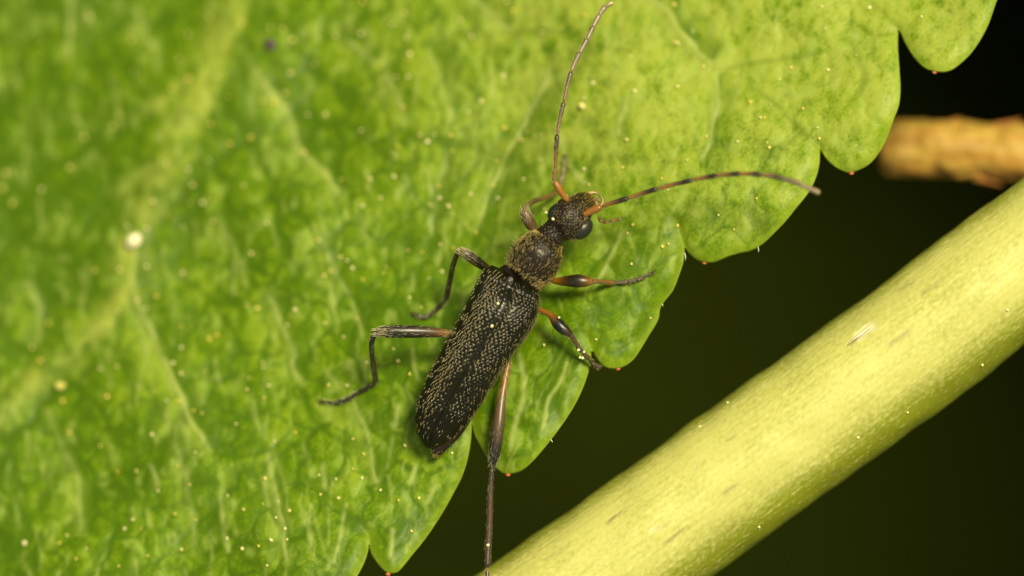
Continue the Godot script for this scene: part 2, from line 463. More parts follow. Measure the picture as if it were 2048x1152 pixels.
func build_leaf() -> void:
	gx = grid_lines(-2600, -50, 2010, 2600, 40.0)
	gz = grid_lines(-2050, -50, 1200, 1700, 40.0)
	var nx := gx.size()
	var nz := gz.size()
	var total := nx * nz
	for a in [leaf_h, pale, dark, rise, yell]:
		a.resize(total)
	pale.resize(total); dark.resize(total); rise.resize(total); yell.resize(total); leaf_h.resize(total); facet_light.resize(total)
	var edge := margin_points()
	var m := edge.size()
	# inside or outside, row by row
	var inside := PackedByteArray()
	inside.resize(total)
	for z in nz:
		var y := gz[z] + 0.013
		var hits := []
		for i in m:
			var a: Vector2 = edge[i]
			var b: Vector2 = edge[(i + 1) % m]
			if (a.y < y) != (b.y < y):
				hits.append(a.x + (b.x - a.x) * (y - a.y) / (b.y - a.y))
		hits.sort()
		for k in range(0, hits.size() - 1, 2):
			for x in range(cell_of(gx, hits[k]), nx):
				if gx[x] > hits[k + 1]:
					break
				inside[z * nx + x] = 1
	# distance to the margin and its nearest point
	const REACH := 60.0
	var far := PackedFloat32Array()
	far.resize(total)
	far.fill(REACH)
	var near_x := PackedFloat32Array()
	var near_z := PackedFloat32Array()
	near_x.resize(total)
	near_z.resize(total)
	for i in m:
		var a: Vector2 = edge[i]
		var b: Vector2 = edge[(i + 1) % m]
		var ab := b - a
		var l2 := maxf(ab.length_squared(), 1e-6)
		var x0 := cell_of(gx, minf(a.x, b.x) - REACH)
		var x1 := cell_of(gx, maxf(a.x, b.x) + REACH)
		for z in range(cell_of(gz, minf(a.y, b.y) - REACH), cell_of(gz, maxf(a.y, b.y) + REACH) + 1):
			for x in range(x0, x1 + 1):
				var p := Vector2(gx[x], gz[z])
				var q := a + ab * clampf((p - a).dot(ab) / l2, 0.0, 1.0)
				var d := p.distance_to(q)
				var k := z * nx + x
				if d < far[k]:
					far[k] = d
					near_x[k] = q.x
					near_z[k] = q.y
	draw_leaf_marks()
	var low := noise(21, 430.0, 2)
	var mid := noise(22, 95.0, 2)
	var small := noise(23, 30.0, 2)
	var grain := noise(24, 7.5)
	var warp := noise(25, 60.0)
	var bloom := noise(28, 44.0, 2)
	var cellwise := cells(27, 40.0, 0.95, FastNoiseLite.RETURN_CELL_VALUE)
	var blister := cells(26, 165.0, 0.9, FastNoiseLite.RETURN_DISTANCE2_SUB)
	var lattice := cells(29, 88.0, 0.95, FastNoiseLite.RETURN_DISTANCE2_SUB)
	var net := cells(27, 40.0, 0.95, FastNoiseLite.RETURN_DISTANCE2_SUB)
	var deep := Color(0.046, 0.096, 0.0008)
	var green := Color(0.080, 0.150, 0.0014)
	var light := Color(0.175, 0.250, 0.012)
	var wax := Color(0.250, 0.305, 0.085)
	var lemon := Color(0.265, 0.310, 0.050)
	var milk := Color(0.205, 0.285, 0.052)
	var straw := Color(0.235, 0.275, 0.035)
	var verts := PackedVector3Array()
	var cols := PackedColorArray()
	verts.resize(total)
	cols.resize(total)
	var wanted := PackedByteArray()
	wanted.resize(total)
	for z in nz:
		for x in nx:
			var k := z * nx + x
			var p := Vector2(gx[x], gz[z])
			if not inside[k]:
				var touch := false
				for dz in [-1, 0, 1]:
					for dx in [-1, 0, 1]:
						var xx: int = x + dx
						var zz: int = z + dz
						if xx >= 0 and zz >= 0 and xx < nx and zz < nz and inside[zz * nx + xx]:
							touch = true
				if not touch or far[k] >= REACH:
					continue
				p = Vector2(near_x[k], near_z[k])
			wanted[k] = 1
			var wx := p.x + warp.get_noise_2d(p.x, p.y) * 12.0
			var wz := p.y + warp.get_noise_2d(p.x + 900.0, p.y) * 12.0
			var big := blister.get_noise_2d(wx, wz * 0.85) + 1.0
			var web := net.get_noise_2d(wx, wz * 0.72) + 1.0
			var latt := lattice.get_noise_2d(wx + 300.0, wz * 0.8) + 1.0
			var mesh_line := smoothstep(0.12, 0.0, latt)
			var tone := cellwise.get_noise_2d(wx, wz * 0.72)
			var g := grain.get_noise_2d(p.x, p.y)
			var s := small.get_noise_2d(p.x, p.y * 0.7)
			var inner := far[k] if inside[k] else 0.0
			var rim := 1.0 - clampf(inner / 34.0, 0.0, 1.0)
			var h := leaf_base(p) + rise[k] + minf(big, 0.5) * 9.0 + minf(latt, 0.5) * 6.0 + minf(web, 0.45) * 2.0 + s * 0.5 + g * 0.40 - rim * rim * 11.0
			leaf_h[k] = h
			verts[k] = Vector3(p.x, h, p.y)
			# the leaf tissue's colour, with relief light and shade painted over it
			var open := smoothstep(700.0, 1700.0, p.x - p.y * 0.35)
			var yellow_lit := smoothstep(620.0, 1300.0, p.x) * smoothstep(620.0, 150.0, p.y)  # upper right painted brighter: part own yellow, part stronger light
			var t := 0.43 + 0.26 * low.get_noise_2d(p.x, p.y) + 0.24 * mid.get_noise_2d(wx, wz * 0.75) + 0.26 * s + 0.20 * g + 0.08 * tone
			t += 0.22 * open + 0.18 * yellow_lit - 0.14 * smoothstep(650.0, 0.0, p.x) + 0.4 * facet_light[k]
			t -= 0.30 * smoothstep(0.12, 0.0, big) + (0.22 * smoothstep(0.18, 0.0, web) + 0.58 * mesh_line * (0.8 + 0.7 * low.get_noise_2d(p.y, p.x))) * (1.0 - 0.68 * open)
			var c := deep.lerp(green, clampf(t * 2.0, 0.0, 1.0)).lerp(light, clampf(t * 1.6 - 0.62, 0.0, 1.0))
			c = c.lerp(lemon, clampf(0.52 * yellow_lit + yellow_lit * (0.45 * mid.get_noise_2d(wx, wz) + 0.45 * s + 0.3 * g), 0.0, 0.8))
			var b := bloom.get_noise_2d(p.x, p.y * 0.6) * 0.7 + 0.35 * s + 0.25 * tone
			c = c.lerp(milk, clampf(smoothstep(0.05, 0.70, b) * (1.0 - 0.6 * mesh_line) * (0.50 + 0.15 * open) + 0.35 * facet_light[k], 0.0, 0.8))
			c = c.lerp(straw, clampf(yell[k] * (0.75 + 0.6 * s + 1.0 * mid.get_noise_2d(p.x, p.y)), 0.0, 1.0))
			c = c.lerp(wax, clampf(pale[k] * (0.85 + 0.6 * s), 0.0, 0.9))
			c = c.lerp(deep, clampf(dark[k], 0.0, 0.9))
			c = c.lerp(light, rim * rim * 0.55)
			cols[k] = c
	# the sheet
	var ix := PackedInt32Array()
	for z in nz - 1:
		for x in nx - 1:
			var k := z * nx + x
			if not (inside[k] or inside[k + 1] or inside[k + nx] or inside[k + nx + 1]):
				continue
			if wanted[k] and wanted[k + 1] and wanted[k + nx] and wanted[k + nx + 1]:
				ix.append_array(PackedInt32Array([k, k + 1, k + nx, k + 1, k + nx + 1, k + nx]))
	# the margin: rounds over and turns under
	var start := verts.size()
	var ring := 6
	for i in m:
		var a: Vector2 = edge[(i + m - 1) % m]
		var b: Vector2 = edge[(i + 1) % m]
		var p: Vector2 = edge[i]
		var t := (b - a).normalized()
		var n := Vector2(t.y, -t.x) * turn
		var top := leaf_base(p) - 11.0 + 0.4
		for j in ring:
			var a2 := PI * j / (ring - 1)
			var out := sin(a2) * 2.2 - (3.0 if j == 0 else 0.0)
			var q := p + n * out
			if j == ring - 1:
				q = p - n * 30.0
			verts.append(Vector3(q.x, top - (1.0 - cos(a2)) * 5.0 + (1.0 if j == 0 else 0.0), q.y))
			cols.append(light.lerp(straw, 0.35))
	for i in m:
		for j in ring - 1:
			var a := start + i * ring + j
			var b := start + ((i + 1) % m) * ring + j
			ix.append_array(PackedInt32Array([a, a + 1, b, b, a + 1, b + 1]))
	# keep only what is used
	var renum := PackedInt32Array()
	renum.resize(verts.size())
	renum.fill(-1)
	var v2 := PackedVector3Array()
	var c2 := PackedColorArray()
	for i in ix.size():
		var k := ix[i]
		if renum[k] < 0:
			renum[k] = v2.size()
			v2.append(verts[k])
			c2.append(cols[k])
		ix[i] = renum[k]
	var leaf := thing("leaf", Vector3(-300, leaf_base(Vector2(-300, 200)), 200), "large bright green leaf with rounded lobes and tiny red tips, carrying the beetle", "leaf")
	var mat := skin(0.46, 0.28)
	mat.backlight_enabled = true
	mat.backlight = Color(0.25, 0.25, 0.25)
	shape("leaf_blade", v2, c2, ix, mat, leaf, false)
	# red glands on the tips of the lobes, and a few bristles on the margin
	var red := skin(0.35, 0.5)
	var tips := [[Vector2(1869, 144), Vector2(-0.1, 1)], [Vector2(1703, 346), Vector2(0.1, 1)], [Vector2(1409, 525), Vector2(-0.1, 1)], [Vector2(1236, 737), Vector2(0.2, 1)], [Vector2(1016, 949), Vector2(-0.15, 1)], [Vector2(776, 1148), Vector2(-0.2, 1)]]
	for t in tips:
		var p: Vector2 = t[0]
		var d: Vector2 = t[1].normalized()
		var h := leaf_base(p) - 14.0
		var b := p - d * 7.0
		var e := p + d * 3.0
		tube("gland", [Vector3(b.x, h, b.y), Vector3(p.x - d.x * 3, h + 1, p.y - d.y * 3), Vector3(p.x, h + 1, p.y), Vector3(e.x, h, e.y)], [3.0, 3.4, 5.4, 4.8], [Color(0.2, 0.12, 0.02), Color(0.35, 0.10, 0.02), Color(0.30, 0.085, 0.025), Color(0.28, 0.085, 0.03)], red, leaf, 12, 14, 0.12)
	var bristle := skin(0.3, 0.5)
	for t in [[Vector2(1515, 491), Vector2(2, 14)], [Vector2(1369, 505), Vector2(2, 16)], [Vector2(1321, 607), Vector2(6, 5)], [Vector2(1100, 878), Vector2(5, 7)]]:
		var p: Vector2 = t[0]
		var q: Vector2 = p + t[1]
		var h := leaf_base(p) - 10.0
		tube("hair", [Vector3(p.x, h, p.y), Vector3((p.x + q.x) / 2 + 1, h + 2, (p.y + q.y) / 2), Vector3(q.x, h + 2, q.y)], [0.9, 0.7, 0.2], [Color(0.6, 0.6, 0.5), Color(0.7, 0.7, 0.6), Color(0.7, 0.7, 0.6)], bristle, leaf, 6, 8)

var turn := 1.0

# ---------------------------------------------------------------- the beetle

const BLACK := Color(0.0036, 0.0028, 0.0020)
const BROWN := Color(0.034, 0.015, 0.005)
const ORANGE := Color(0.21, 0.084, 0.008)
const GOLD := Color(0.85, 0.62, 0.22)

var wing_from := Vector2(1032, 552)
var wing_back := Vector2(-0.421, 0.907)
var wing_side := Vector2(0.907, 0.421)
var half_width := [[0, 47], [12, 60], [50, 68.5], [78, 69.5], [110, 68], [150, 64.5], [200, 62], [250, 61], [300, 56], [340, 45], [365, 31], [380, 15], [387, 3]]
var centre_off := [[0, -5], [12, -3], [50, 2.5], [78, 2.8], [110, 0], [150, -5], [200, -11], [250, -15], [300, -18], [340, -21], [387, -17]]
var wing_high := [[0, 12], [10, 32], [30, 46], [100, 54], [200, 54], [300, 45], [350, 31], [387, 9]]
var wing_level := [[0, -40], [10, -44], [60, -50], [200, -52], [300, -58], [387, -70]]

func wing_point(side: float, s: float, u: float, lift: float) -> Vector3:
	var a := u * 1.83
	var w := pow(sin(minf(a, PI / 2)), 0.86) if a < PI / 2 else 1.0 - (1.0 - sin(a)) * 2.0
	var c := cos(a)
	var y := signf(c) * pow(absf(c), 0.82)
	var hw := table(half_width, s)
	var off := table(centre_off, s) + side * (hw * w + 0.6) 
	var h := table(wing_level, s) + table(wing_high, s) * y
	h -= 4.0 * exp(-u * u * 300.0)
	# shoulder swelling
	h += 7.0 * exp(-pow((s - 40.0) / 26.0, 2.0) - pow((u - 0.58) / 0.16, 2.0))
	var p := wing_from + wing_back * s + wing_side * off
	return Vector3(p.x, h + lift * maxf(c, 0.15), p.y) + Vector3(wing_side.x, 0, wing_side.y) * side * lift * sin(a)

# Pits stand in uneven rows along a wing case; spot() is the place of pit k of row r, in hundredths of a millimetre along and around.
const ROW := 6.3
const GAP := 7.2
func spot(r: int, k: int, side: float) -> Vector2:
	var a := fmod(absf(sin(r * 127.1 + k * 311.7 + side * 17.0)) * 4375.85, 1.0) - 0.5
	var b := fmod(absf(sin(r * 269.5 + k * 183.3 + side * 29.0)) * 4375.85, 1.0) - 0.5
	return Vector2(r * ROW + a * 2.6, (k + 0.5 + 0.5 * (r & 1)) * GAP + b * 2.6)

func build_elytron(side: float, beetle: Node3D, mat: Material, hair_mat: Material) -> void:
	var rows := 250
	var across := 84
	var verts := PackedVector3Array()
	var cols := PackedColorArray()
	for i in rows:
		var s := 387.0 * pow(float(i) / (rows - 1), 1.0)
		var girth := table(half_width, s) * 1.45
		for k in across:
			var u := float(k) / (across - 1)
			var here := Vector2(s, u * girth)
			var near := 99.0
			var r0 := int(s / ROW)
			for r in [r0 - 1, r0, r0 + 1]:
				var k0 := int(here.y / GAP - 0.5 * (r & 1))
				near = minf(near, minf(here.distance_squared_to(spot(r, k0, side)), minf(here.distance_squared_to(spot(r, k0 - 1, side)), here.distance_squared_to(spot(r, k0 + 1, side)))))
			var pit := 1.0 - smoothstep(0.5, 2.4, sqrt(near))
			var deep := 1.7 * pit * smoothstep(0.0, 0.03, u) * smoothstep(387.0, 340.0, s)
			verts.append(wing_point(side, s, u, -deep))
			cols.append(BLACK.lerp(BROWN, 0.1 + 0.2 * smoothstep(0.7, 1.0, u)))
	var o := shape("elytron", verts, cols, sheet_index(rows, across, false), mat, beetle)
	var list := []
	for row in range(1, int(384.0 / ROW)):
		var s2 := row * ROW
		var girth := table(half_width, s2) * 1.45
		for k in int(girth / GAP):
			var at := spot(row, k, side)
			var u := clampf(at.y / girth, 0.0, 1.0)
			# hair density imitates light: thin where dark, thick along seam and lower edge
			var full := 0.95 * exp(-pow((u - 0.28) / 0.18, 2.0)) + 0.28 if side < 0.0 else 0.42 + 0.55 * smoothstep(0.5, 0.8, u) + 0.5 * exp(-pow(u / 0.15, 2.0))
			full *= lerpf(1.0, 0.55, smoothstep(210.0, 370.0, s2))
			if rng.randf() > full:
				continue
			var s3 := clampf(at.x, 1.0, 385.0)
			var root := wing_point(side, s3, u, -0.6)
			var next := wing_point(side, minf(s3 + 6.0, 387.0), clampf(u + rng.randf_range(-0.012, 0.020), 0.0, 1.0), rng.randf_range(0.4, 1.8))
			var d := (next - root).normalized()
			var l := rng.randf_range(9.5, 13.5) * lerpf(0.40, 1.0, clampf(full, 0.0, 1.0))
			list.append([root, d * l, rng.randf_range(0.42, 0.70), Color(0.90, 0.70, 0.32).lerp(Color(0.95, 0.82, 0.52), rng.randf())])
	hairs(list, hair_mat, o)

# Stations of the trunk: place, level, half width, height above and below the level.
var trunk := [
	[Vector2(873, 914), -78, 2, 2, 2], [Vector2(875, 903), -76, 12, 8, 10], [Vector2(885, 868), -70, 32, 12, 24], [Vector2(905, 820), -66, 43, 20, 32], [Vector2(940, 745), -62, 50, 26, 36],
	[Vector2(985, 655), -60, 54, 30, 38], [Vector2(1012, 598), -58, 54, 30, 40], [Vector2(1033, 568), -54, 48, 30, 40], [Vector2(1043, 558), -46, 42, 34, 40], [Vector2(1047, 553), -43, 45, 41, 42],
	[Vector2(1051, 548), -41, 45, 43, 44], [Vector2(1056, 540), -40, 49, 47, 46], [Vector2(1068, 522), -38, 52, 52, 48], [Vector2(1079, 506), -36, 50, 52, 47], [Vector2(1089, 491), -36, 43, 46, 42],
	[Vector2(1097, 480), -38, 33, 37, 36], [Vector2(1101, 474), -40, 30, 31, 31], [Vector2(1109, 465), -41, 27, 27, 30], [Vector2(1117, 458), -40, 30, 30, 32], [Vector2(1126, 450), -36, 40, 38, 36],
	[Vector2(1138, 438), -33, 40, 40, 40], [Vector2(1150, 426), -34, 40, 37, 42], [Vector2(1162, 414), -40, 29, 30, 37], [Vector2(1173, 404), -48, 24, 22, 28], [Vector2(1182, 396), -58, 15, 13, 16], [Vector2(1187, 392), -64, 2, 2, 2],
]

func trunk_ring(t: float) -> Array:
	var f := clampf(t, 0.0, 1.0) * (trunk.size() - 1)
	var i := mini(int(f), trunk.size() - 2)
	var out := []
	for k in 5:
		var a := []
		for j in [maxi(i - 1, 0), i, i + 1, mini(i + 2, trunk.size() - 1)]:
			a.append(trunk[j][k] * 1.0)
		out.append(hermite(a[0], a[1], a[2], a[3], f - i))
	return out

func trunk_point(t: float, a: float, lift: float) -> Vector3:
	var r := trunk_ring(t)
	var d: Vector2 = (trunk_ring(minf(t + 0.012, 1.0))[0] - trunk_ring(maxf(t - 0.012, 0.0))[0]).normalized()
	var side := Vector2(-d.y, d.x)
	var c := cos(a)
	var s := sin(a)
	var up: float = r[3] if c > 0.0 else r[4]
	var p: Vector2 = r[0] + side * s * (maxf(r[2], 0.3) + lift)
	return Vector3(p.x, r[1] + c * (maxf(up, 0.3) + lift), p.y)

func build_trunk(beetle: Node3D, mat: Material, hair_mat: Material) -> void:
	var rows := 300
	var across := 170
	var pits := cells(41, 6.2, 0.5, FastNoiseLite.RETURN_DISTANCE)
	var verts := PackedVector3Array()
	var cols := PackedColorArray()
	for i in rows:
		var t := pow(float(i) / (rows - 1), 0.62)
		for k in across:
			var a := TAU * k / across
			var p := trunk_point(t, a, 0.0)
			var f := t * 25.0
			var deep := 2.2 * (1.0 - smoothstep(0.12, 0.5, pits.get_noise_3dv(p) + 1.0)) * smoothstep(7.6, 8.6, f) * smoothstep(23.4, 21.5, f)
			verts.append(trunk_point(t, a, -deep))
			cols.append(BLACK.lerp(BROWN, 0.15).lerp(Color(0.12, 0.06, 0.016), smoothstep(23.0, 24.6, f) * 0.7))
	var o := shape("body", verts, cols, sheet_index(rows, across, true), mat, beetle)
	var list := []
	for i in 1500:                                       # fore part: golden hairs that lie close, dense at the sides
		var f := rng.randf_range(9.0, 15.6)
		var a := rng.randf_range(-1.75, 1.75)
		if rng.randf() > 0.28 + 0.60 * smoothstep(0.2, 1.1, absf(a)):
			continue
		var root := trunk_point(f / 25.0, a, -0.4)
		var to := trunk_point((f - 0.28) / 25.0, a * 0.95 + rng.randf_range(-0.035, 0.035), rng.randf_range(0.2, 1.0))
		list.append([root, (to - root).normalized() * rng.randf_range(5.0, 9.0), rng.randf_range(0.32, 0.5), GOLD.lerp(Color(0.75, 0.60, 0.25), rng.randf())])
	for i in 420:                                       # head: short and fine
		var f := rng.randf_range(18.2, 22.6)
		var a := rng.randf_range(-1.7, 1.7)
		var root := trunk_point(f / 25.0, a, -0.3)
		var to := trunk_point((f + 0.25) / 25.0, a * 0.9 + rng.randf_range(-0.15, 0.15), rng.randf_range(0.8, 3.0))
		list.append([root, (to - root).normalized() * rng.randf_range(5.0, 9.0), rng.randf_range(0.22, 0.36), Color(0.65, 0.57, 0.36).lerp(GOLD, rng.randf())])
	for i in 34:                                         # longer bristles standing off the sides
		var f := rng.randf_range(8.6, 20.5)
		var a: float = [-1.0, 1.0][rng.randi() % 2] * rng.randf_range(1.1, 1.7)
		var root := trunk_point(f / 25.0, a, -0.3)
		var to := trunk_point((f + rng.randf_range(-0.3, 0.5)) / 25.0, a, 14.0)
		list.append([root, (to - root).normalized() * rng.randf_range(6.0, 13.0), 0.35, Color(0.55, 0.50, 0.32)])
	for i in 36:                                        # yellow fuzz round the mouth
		var f := rng.randf_range(22.4, 24.8)
		var a := rng.randf_range(-2.0, 2.0)
		var root := trunk_point(f / 25.0, a, -0.3)
		var to := trunk_point(minf(f + 0.6, 25.0) / 25.0, a, 7.0)
		list.append([root, (to - root).normalized() * rng.randf_range(6.0, 13.0), rng.randf_range(0.4, 0.7), Color(0.62, 0.52, 0.16)])
	for i in 40:                                         # fringe of the last segment
		var root := trunk_point(rng.randf_range(0.2, 2.0) / 25.0, rng.randf_range(-1.7, 1.7), -0.3)
		list.append([root, Vector3(-3 + rng.randf_range(-3, 2), rng.randf_range(-1, 1), 8).normalized() * rng.randf_range(4.0, 8.0), 0.4, GOLD])
	hairs(list, hair_mat, o)

# Hairs that lie along a limb.
func limb_hairs(pts: Array, radii: Array, count: int, length: float, col: Color, mat: Material, parent: Node3D, stand := 0.22) -> void:
	var list := []
	for i in count:
		var t := rng.randf_range(0.02, 0.97)
		var c: Vector3 = along(pts, t)
		var ahead: Vector3 = (along(pts, minf(t + 0.02, 1.0)) - along(pts, maxf(t - 0.02, 0.0))).normalized()
		var side := ahead.cross(Vector3.UP).normalized()
		var up := side.cross(ahead)
		var a := rng.randf_range(-0.4, PI + 0.4)
		var out := side * cos(a) + up * sin(a)
		var r: float = along(radii, t)
		list.append([c + out * r * 0.92, (ahead + out * rng.randf_range(0.05, stand)).normalized() * length * rng.randf_range(0.7, 1.3), rng.randf_range(0.34, 0.55), col.lerp(Color(0.7, 0.64, 0.45), rng.randf() * 0.6)])
	hairs(list, mat, parent)

# A leg: thigh, shank, foot (of four joints) and two claws, each with its own curve.
func leg(beetle: Node3D, thigh: Array, thigh_r: Array, thigh_c: Array, shank: Array, shank_r: Array, shank_c: Array, foot: Array, foot_c: Color, claws: Array, mat: Material, hair_mat: Material, hair_col: Color, fluff := 260) -> void:
	var o := Node3D.new()
	o.name = "leg"
	o.position = metres(thigh[0]) - base_of(beetle)
	beetle.add_child(o, true)
	var fem := tube("femur", thigh, thigh_r, thigh_c, mat, o, 18, 44)
	limb_hairs(thigh, thigh_r, fluff, 10.0, hair_col, hair_mat, fem)
	var tib := tube("tibia", shank, shank_r, shank_c, mat, o, 12, 40)
	limb_hairs(shank, shank_r, 90, 8.0, hair_col.darkened(0.45), hair_mat, tib, 0.4)
	var at: Vector3 = shank[shank.size() - 1]
	var ahead: Vector3 = (at - along(shank, 0.85)).normalized()
	for s in [-1.0, 1.0]:                                 # spurs at the end of the shank
		var q: Vector3 = at + ahead * 9.0 + ahead.cross(Vector3.UP) * 6.0 * s
		tube("spur", [at - ahead * 2.0, (at + q) / 2.0, q], [1.2, 0.9, 0.2], [Color(0.3, 0.2, 0.05), Color(0.4, 0.28, 0.08), Color(0.4, 0.28, 0.08)], mat, tib, 6, 6)
	var tarsus := Node3D.new()
	tarsus.name = "tarsus"
	tarsus.position = metres(foot[0]) - base_of(o)
	o.add_child(tarsus, true)
	var n := foot.size() - 1
	for i in n:
		var a: Vector3 = foot[i]
		var b: Vector3 = foot[i + 1]
		var last := i == n - 1
		var r := [2.6, 4.1, 5.3] if not last else [1.9, 2.4, 3.3]
		tube("tarsus_joint", [a, (a + b) / 2.0, b], r, [foot_c, foot_c, foot_c.lerp(BROWN, 0.3)], mat, tarsus, 10, 14)
	limb_hairs(foot, [4.0, 4.5, 3.5], 70, 7.0, hair_col.darkened(0.4), hair_mat, tarsus, 1.3)
	for c in claws:
		var e: Vector3 = foot[n]
		var q: Vector3 = c
		tube("claw", [e, e.lerp(q, 0.55) + Vector3(0, 2.0, 0), q], [1.7, 1.3, 0.3], [BROWN, BROWN, Color(0.03, 0.012, 0.006)], mat, tarsus, 8, 10)

func on_leaf(x: float, z: float, over := 5.0) -> Vector3:
	return Vector3(x, leaf_top(Vector2(x, z)) + over, z)

func antenna(beetle: Node3D, joints: Array, radii: Array, base_cols: Array, tip_cols: Array, mat: Material, hair_mat: Material) -> void:
	var o := Node3D.new()
	o.name = "antenna"
	o.position = metres(joints[0]) - base_of(beetle)
	beetle.add_child(o, true)
	var n := joints.size() - 1
	for i in n:
		var a: Vector3 = joints[i]
		var b: Vector3 = joints[i + 1]
		var before: Vector3 = joints[maxi(i - 1, 0)]
		var after: Vector3 = joints[mini(i + 2, n)]
		var mid: Vector3 = hermite(before, a, b, after, 0.5)
		var q1: Vector3 = a.lerp(mid, 0.5)
		var q3: Vector3 = mid.lerp(b, 0.5)
		var r: float = radii[i]
		var tip: Color = tip_cols[i]
		var root: Color = base_cols[i]
		var end := (b - mid).normalized() * 1.2
		tube("antenna_segment", [a, q1, mid, q3, b + end], [r * 0.78, r * 0.84, r * 0.94, r * 1.08, r * 1.12] if i != 0 else [r * 0.7, r * 0.95, r * 1.1, r * 1.2, r * 0.9], [root, root, root.lerp(tip, 0.45), tip, tip], mat, o, 12, 22)
	limb_hairs(joints, radii, 420, 5.5, Color(0.42, 0.36, 0.22), hair_mat, o, 0.75)

func build_beetle() -> Node3D:
	var beetle := thing("beetle", Vector3(980, leaf_top(Vector2(980, 680)), 680), "slender black longhorn beetle with golden hairs and orange antenna bases, standing on the green leaf", "beetle")
	var shell := skin(0.28, 0.36)
	var hull := skin(0.40, 0.45)
	var limb := skin(0.36, 0.5)
	var gold := skin(0.42, 0.6)
	build_trunk(beetle, hull, gold)
	build_elytron(-1.0, beetle, shell, gold)
	build_elytron(1.0, beetle, shell, gold)
	# scutellum between the wing cases
	egg("scutellum", Vector3(1019, -6, 563), Basis(Vector3(wing_side.x, 0, wing_side.y) * 8.0, Vector3.UP * 2.5, Vector3(wing_back.x, 0, wing_back.y) * 10.0), Color(0.012, 0.010, 0.007), hull, beetle, 0.2, 5)
	# eyes
	var eye_mat := skin(0.42, 0.6)
	var fwd := Vector3(0.66, 0, -0.75)
	var out := Vector3(0.75, 0, 0.66)
	for e in [[Vector3(1164, -29, 457), 19.0, 25.0, 22.0], [Vector3(1114, -29, 425), 17.0, 22.0, 22.0]]:
		egg("eye", e[0], Basis(out * e[1], Vector3.UP * e[3], fwd * e[2]), Color(0.006, 0.006, 0.007), eye_mat, beetle)
	# mouth parts
	var amber := skin(0.35, 0.5)
	var honey := Color(0.27, 0.19, 0.045)
	egg("labrum", Vector3(1190, -58, 404), Basis(out * 10.0, Vector3.UP * 5.0, fwd * 8.0), honey, amber, beetle, 0.3, 8)
	tube("mandible", [Vector3(1190, -66, 418), Vector3(1203, -70, 410), Vector3(1205, -70, 398), Vector3(1197, -68, 392)], [5, 4.5, 3, 1], [honey, honey, honey.lerp(BROWN, 0.4), BROWN], amber, beetle)
	tube("mandible", [Vector3(1172, -66, 394), Vector3(1180, -70, 386), Vector3(1192, -70, 386), Vector3(1199, -68, 391)], [5, 4.5, 3, 1], [honey, honey, honey.lerp(BROWN, 0.4), BROWN], amber, beetle)
	var palp_ends := [
		[Vector3(1196, -66, 433), Vector3(1203, -66, 444), Vector3(1215, -62, 444), Vector3(1228, -60, 441), Vector3(1242, -60, 438)],
		[Vector3(1164, -62, 402), Vector3(1176, -56, 403), Vector3(1187, -52, 400), Vector3(1196, -54, 400), Vector3(1198, -58, 407)],
	]
	for p in palp_ends:
		var o := Node3D.new()
		o.name = "palp"
		o.position = metres(p[0]) - base_of(beetle)
		beetle.add_child(o, true)
		for i in p.size() - 1:
			var a: Vector3 = p[i]
			var b: Vector3 = p[i + 1]
			tube("palp_segment", [a, (a + b) / 2.0, b], [2.0, 3.0, 3.8], [honey, Color(0.10, 0.05, 0.012), Color(0.22, 0.13, 0.03)], amber, o, 10, 12)
		limb_hairs(p, [3.0, 3.5], 60, 5.0, Color(0.6, 0.5, 0.2), gold, o, 0.8)
	# antennae
	var rust := Color(0.16, 0.066, 0.010)
	var dusk := Color(0.022, 0.014, 0.008)
	var ash := Color(0.13, 0.095, 0.060)
	var lift := [-12, -4, -2, -4, -10, -18, -26, -34, -42, -50, -56, -62]
	var xs := [Vector2(1137, 403), Vector2(1109, 363), Vector2(1111, 338), Vector2(1114, 269), Vector2(1127.5, 204), Vector2(1142, 144), Vector2(1159, 106), Vector2(1174, 79), Vector2(1186, 54), Vector2(1198, 31), Vector2(1209, 15), Vector2(1225, 5)]
	var joints := []
	for i in xs.size():
		joints.append(Vector3(xs[i].x, lift[i], xs[i].y))
	var grey := Color(0.20, 0.155, 0.10)
	antenna(beetle, joints, [6.4, 4.6, 4.1, 4.2, 4.3, 4.6, 4.7, 4.8, 4.8, 4.7, 4.0],
		[ORANGE, rust, rust.lerp(dusk, 0.2), rust.lerp(ash, 0.6), rust.lerp(ash, 0.7), rust.lerp(grey, 0.7), grey, grey, grey, grey, grey],
		[ORANGE, rust, dusk, dusk.lerp(ash, 0.3), dusk.lerp(ash, 0.5), ash, ash, ash, grey, grey, grey.lerp(GOLD, 0.2)], limb, gold)
	lift = [-12, -6, 10, 32, 58, 78, 94, 106, 116, 122, 126]
	xs = [Vector2(1166, 430), Vector2(1203, 413), Vector2(1256, 396.5), Vector2(1314, 377.5), Vector2(1385, 360), Vector2(1433, 351), Vector2(1480, 347.5), Vector2(1521, 349), Vector2(1562, 355.5), Vector2(1598, 367.5), Vector2(1639, 386)]
	var olive := Color(0.19, 0.090, 0.020)
	joints = []
	for i in xs.size():
		joints.append(Vector3(xs[i].x, lift[i], xs[i].y))
	antenna(beetle, joints, [6.6, 4.8, 4.5, 4.5, 4.6, 4.8, 4.9, 5.0, 5.0, 5.0],
		[ORANGE, rust, olive, olive, olive, olive, olive, olive.lerp(ash, 0.4), ash, grey],
		[ORANGE.lerp(rust, 0.6), dusk, dusk, dusk, dusk, dusk, dusk, dusk.lerp(ash, 0.3), ash, grey], limb, gold)
	# legs: fore, middle and hind, right then left
	var tan := Color(0.10, 0.060, 0.027)
	var smoke := Color(0.013, 0.0095, 0.006)
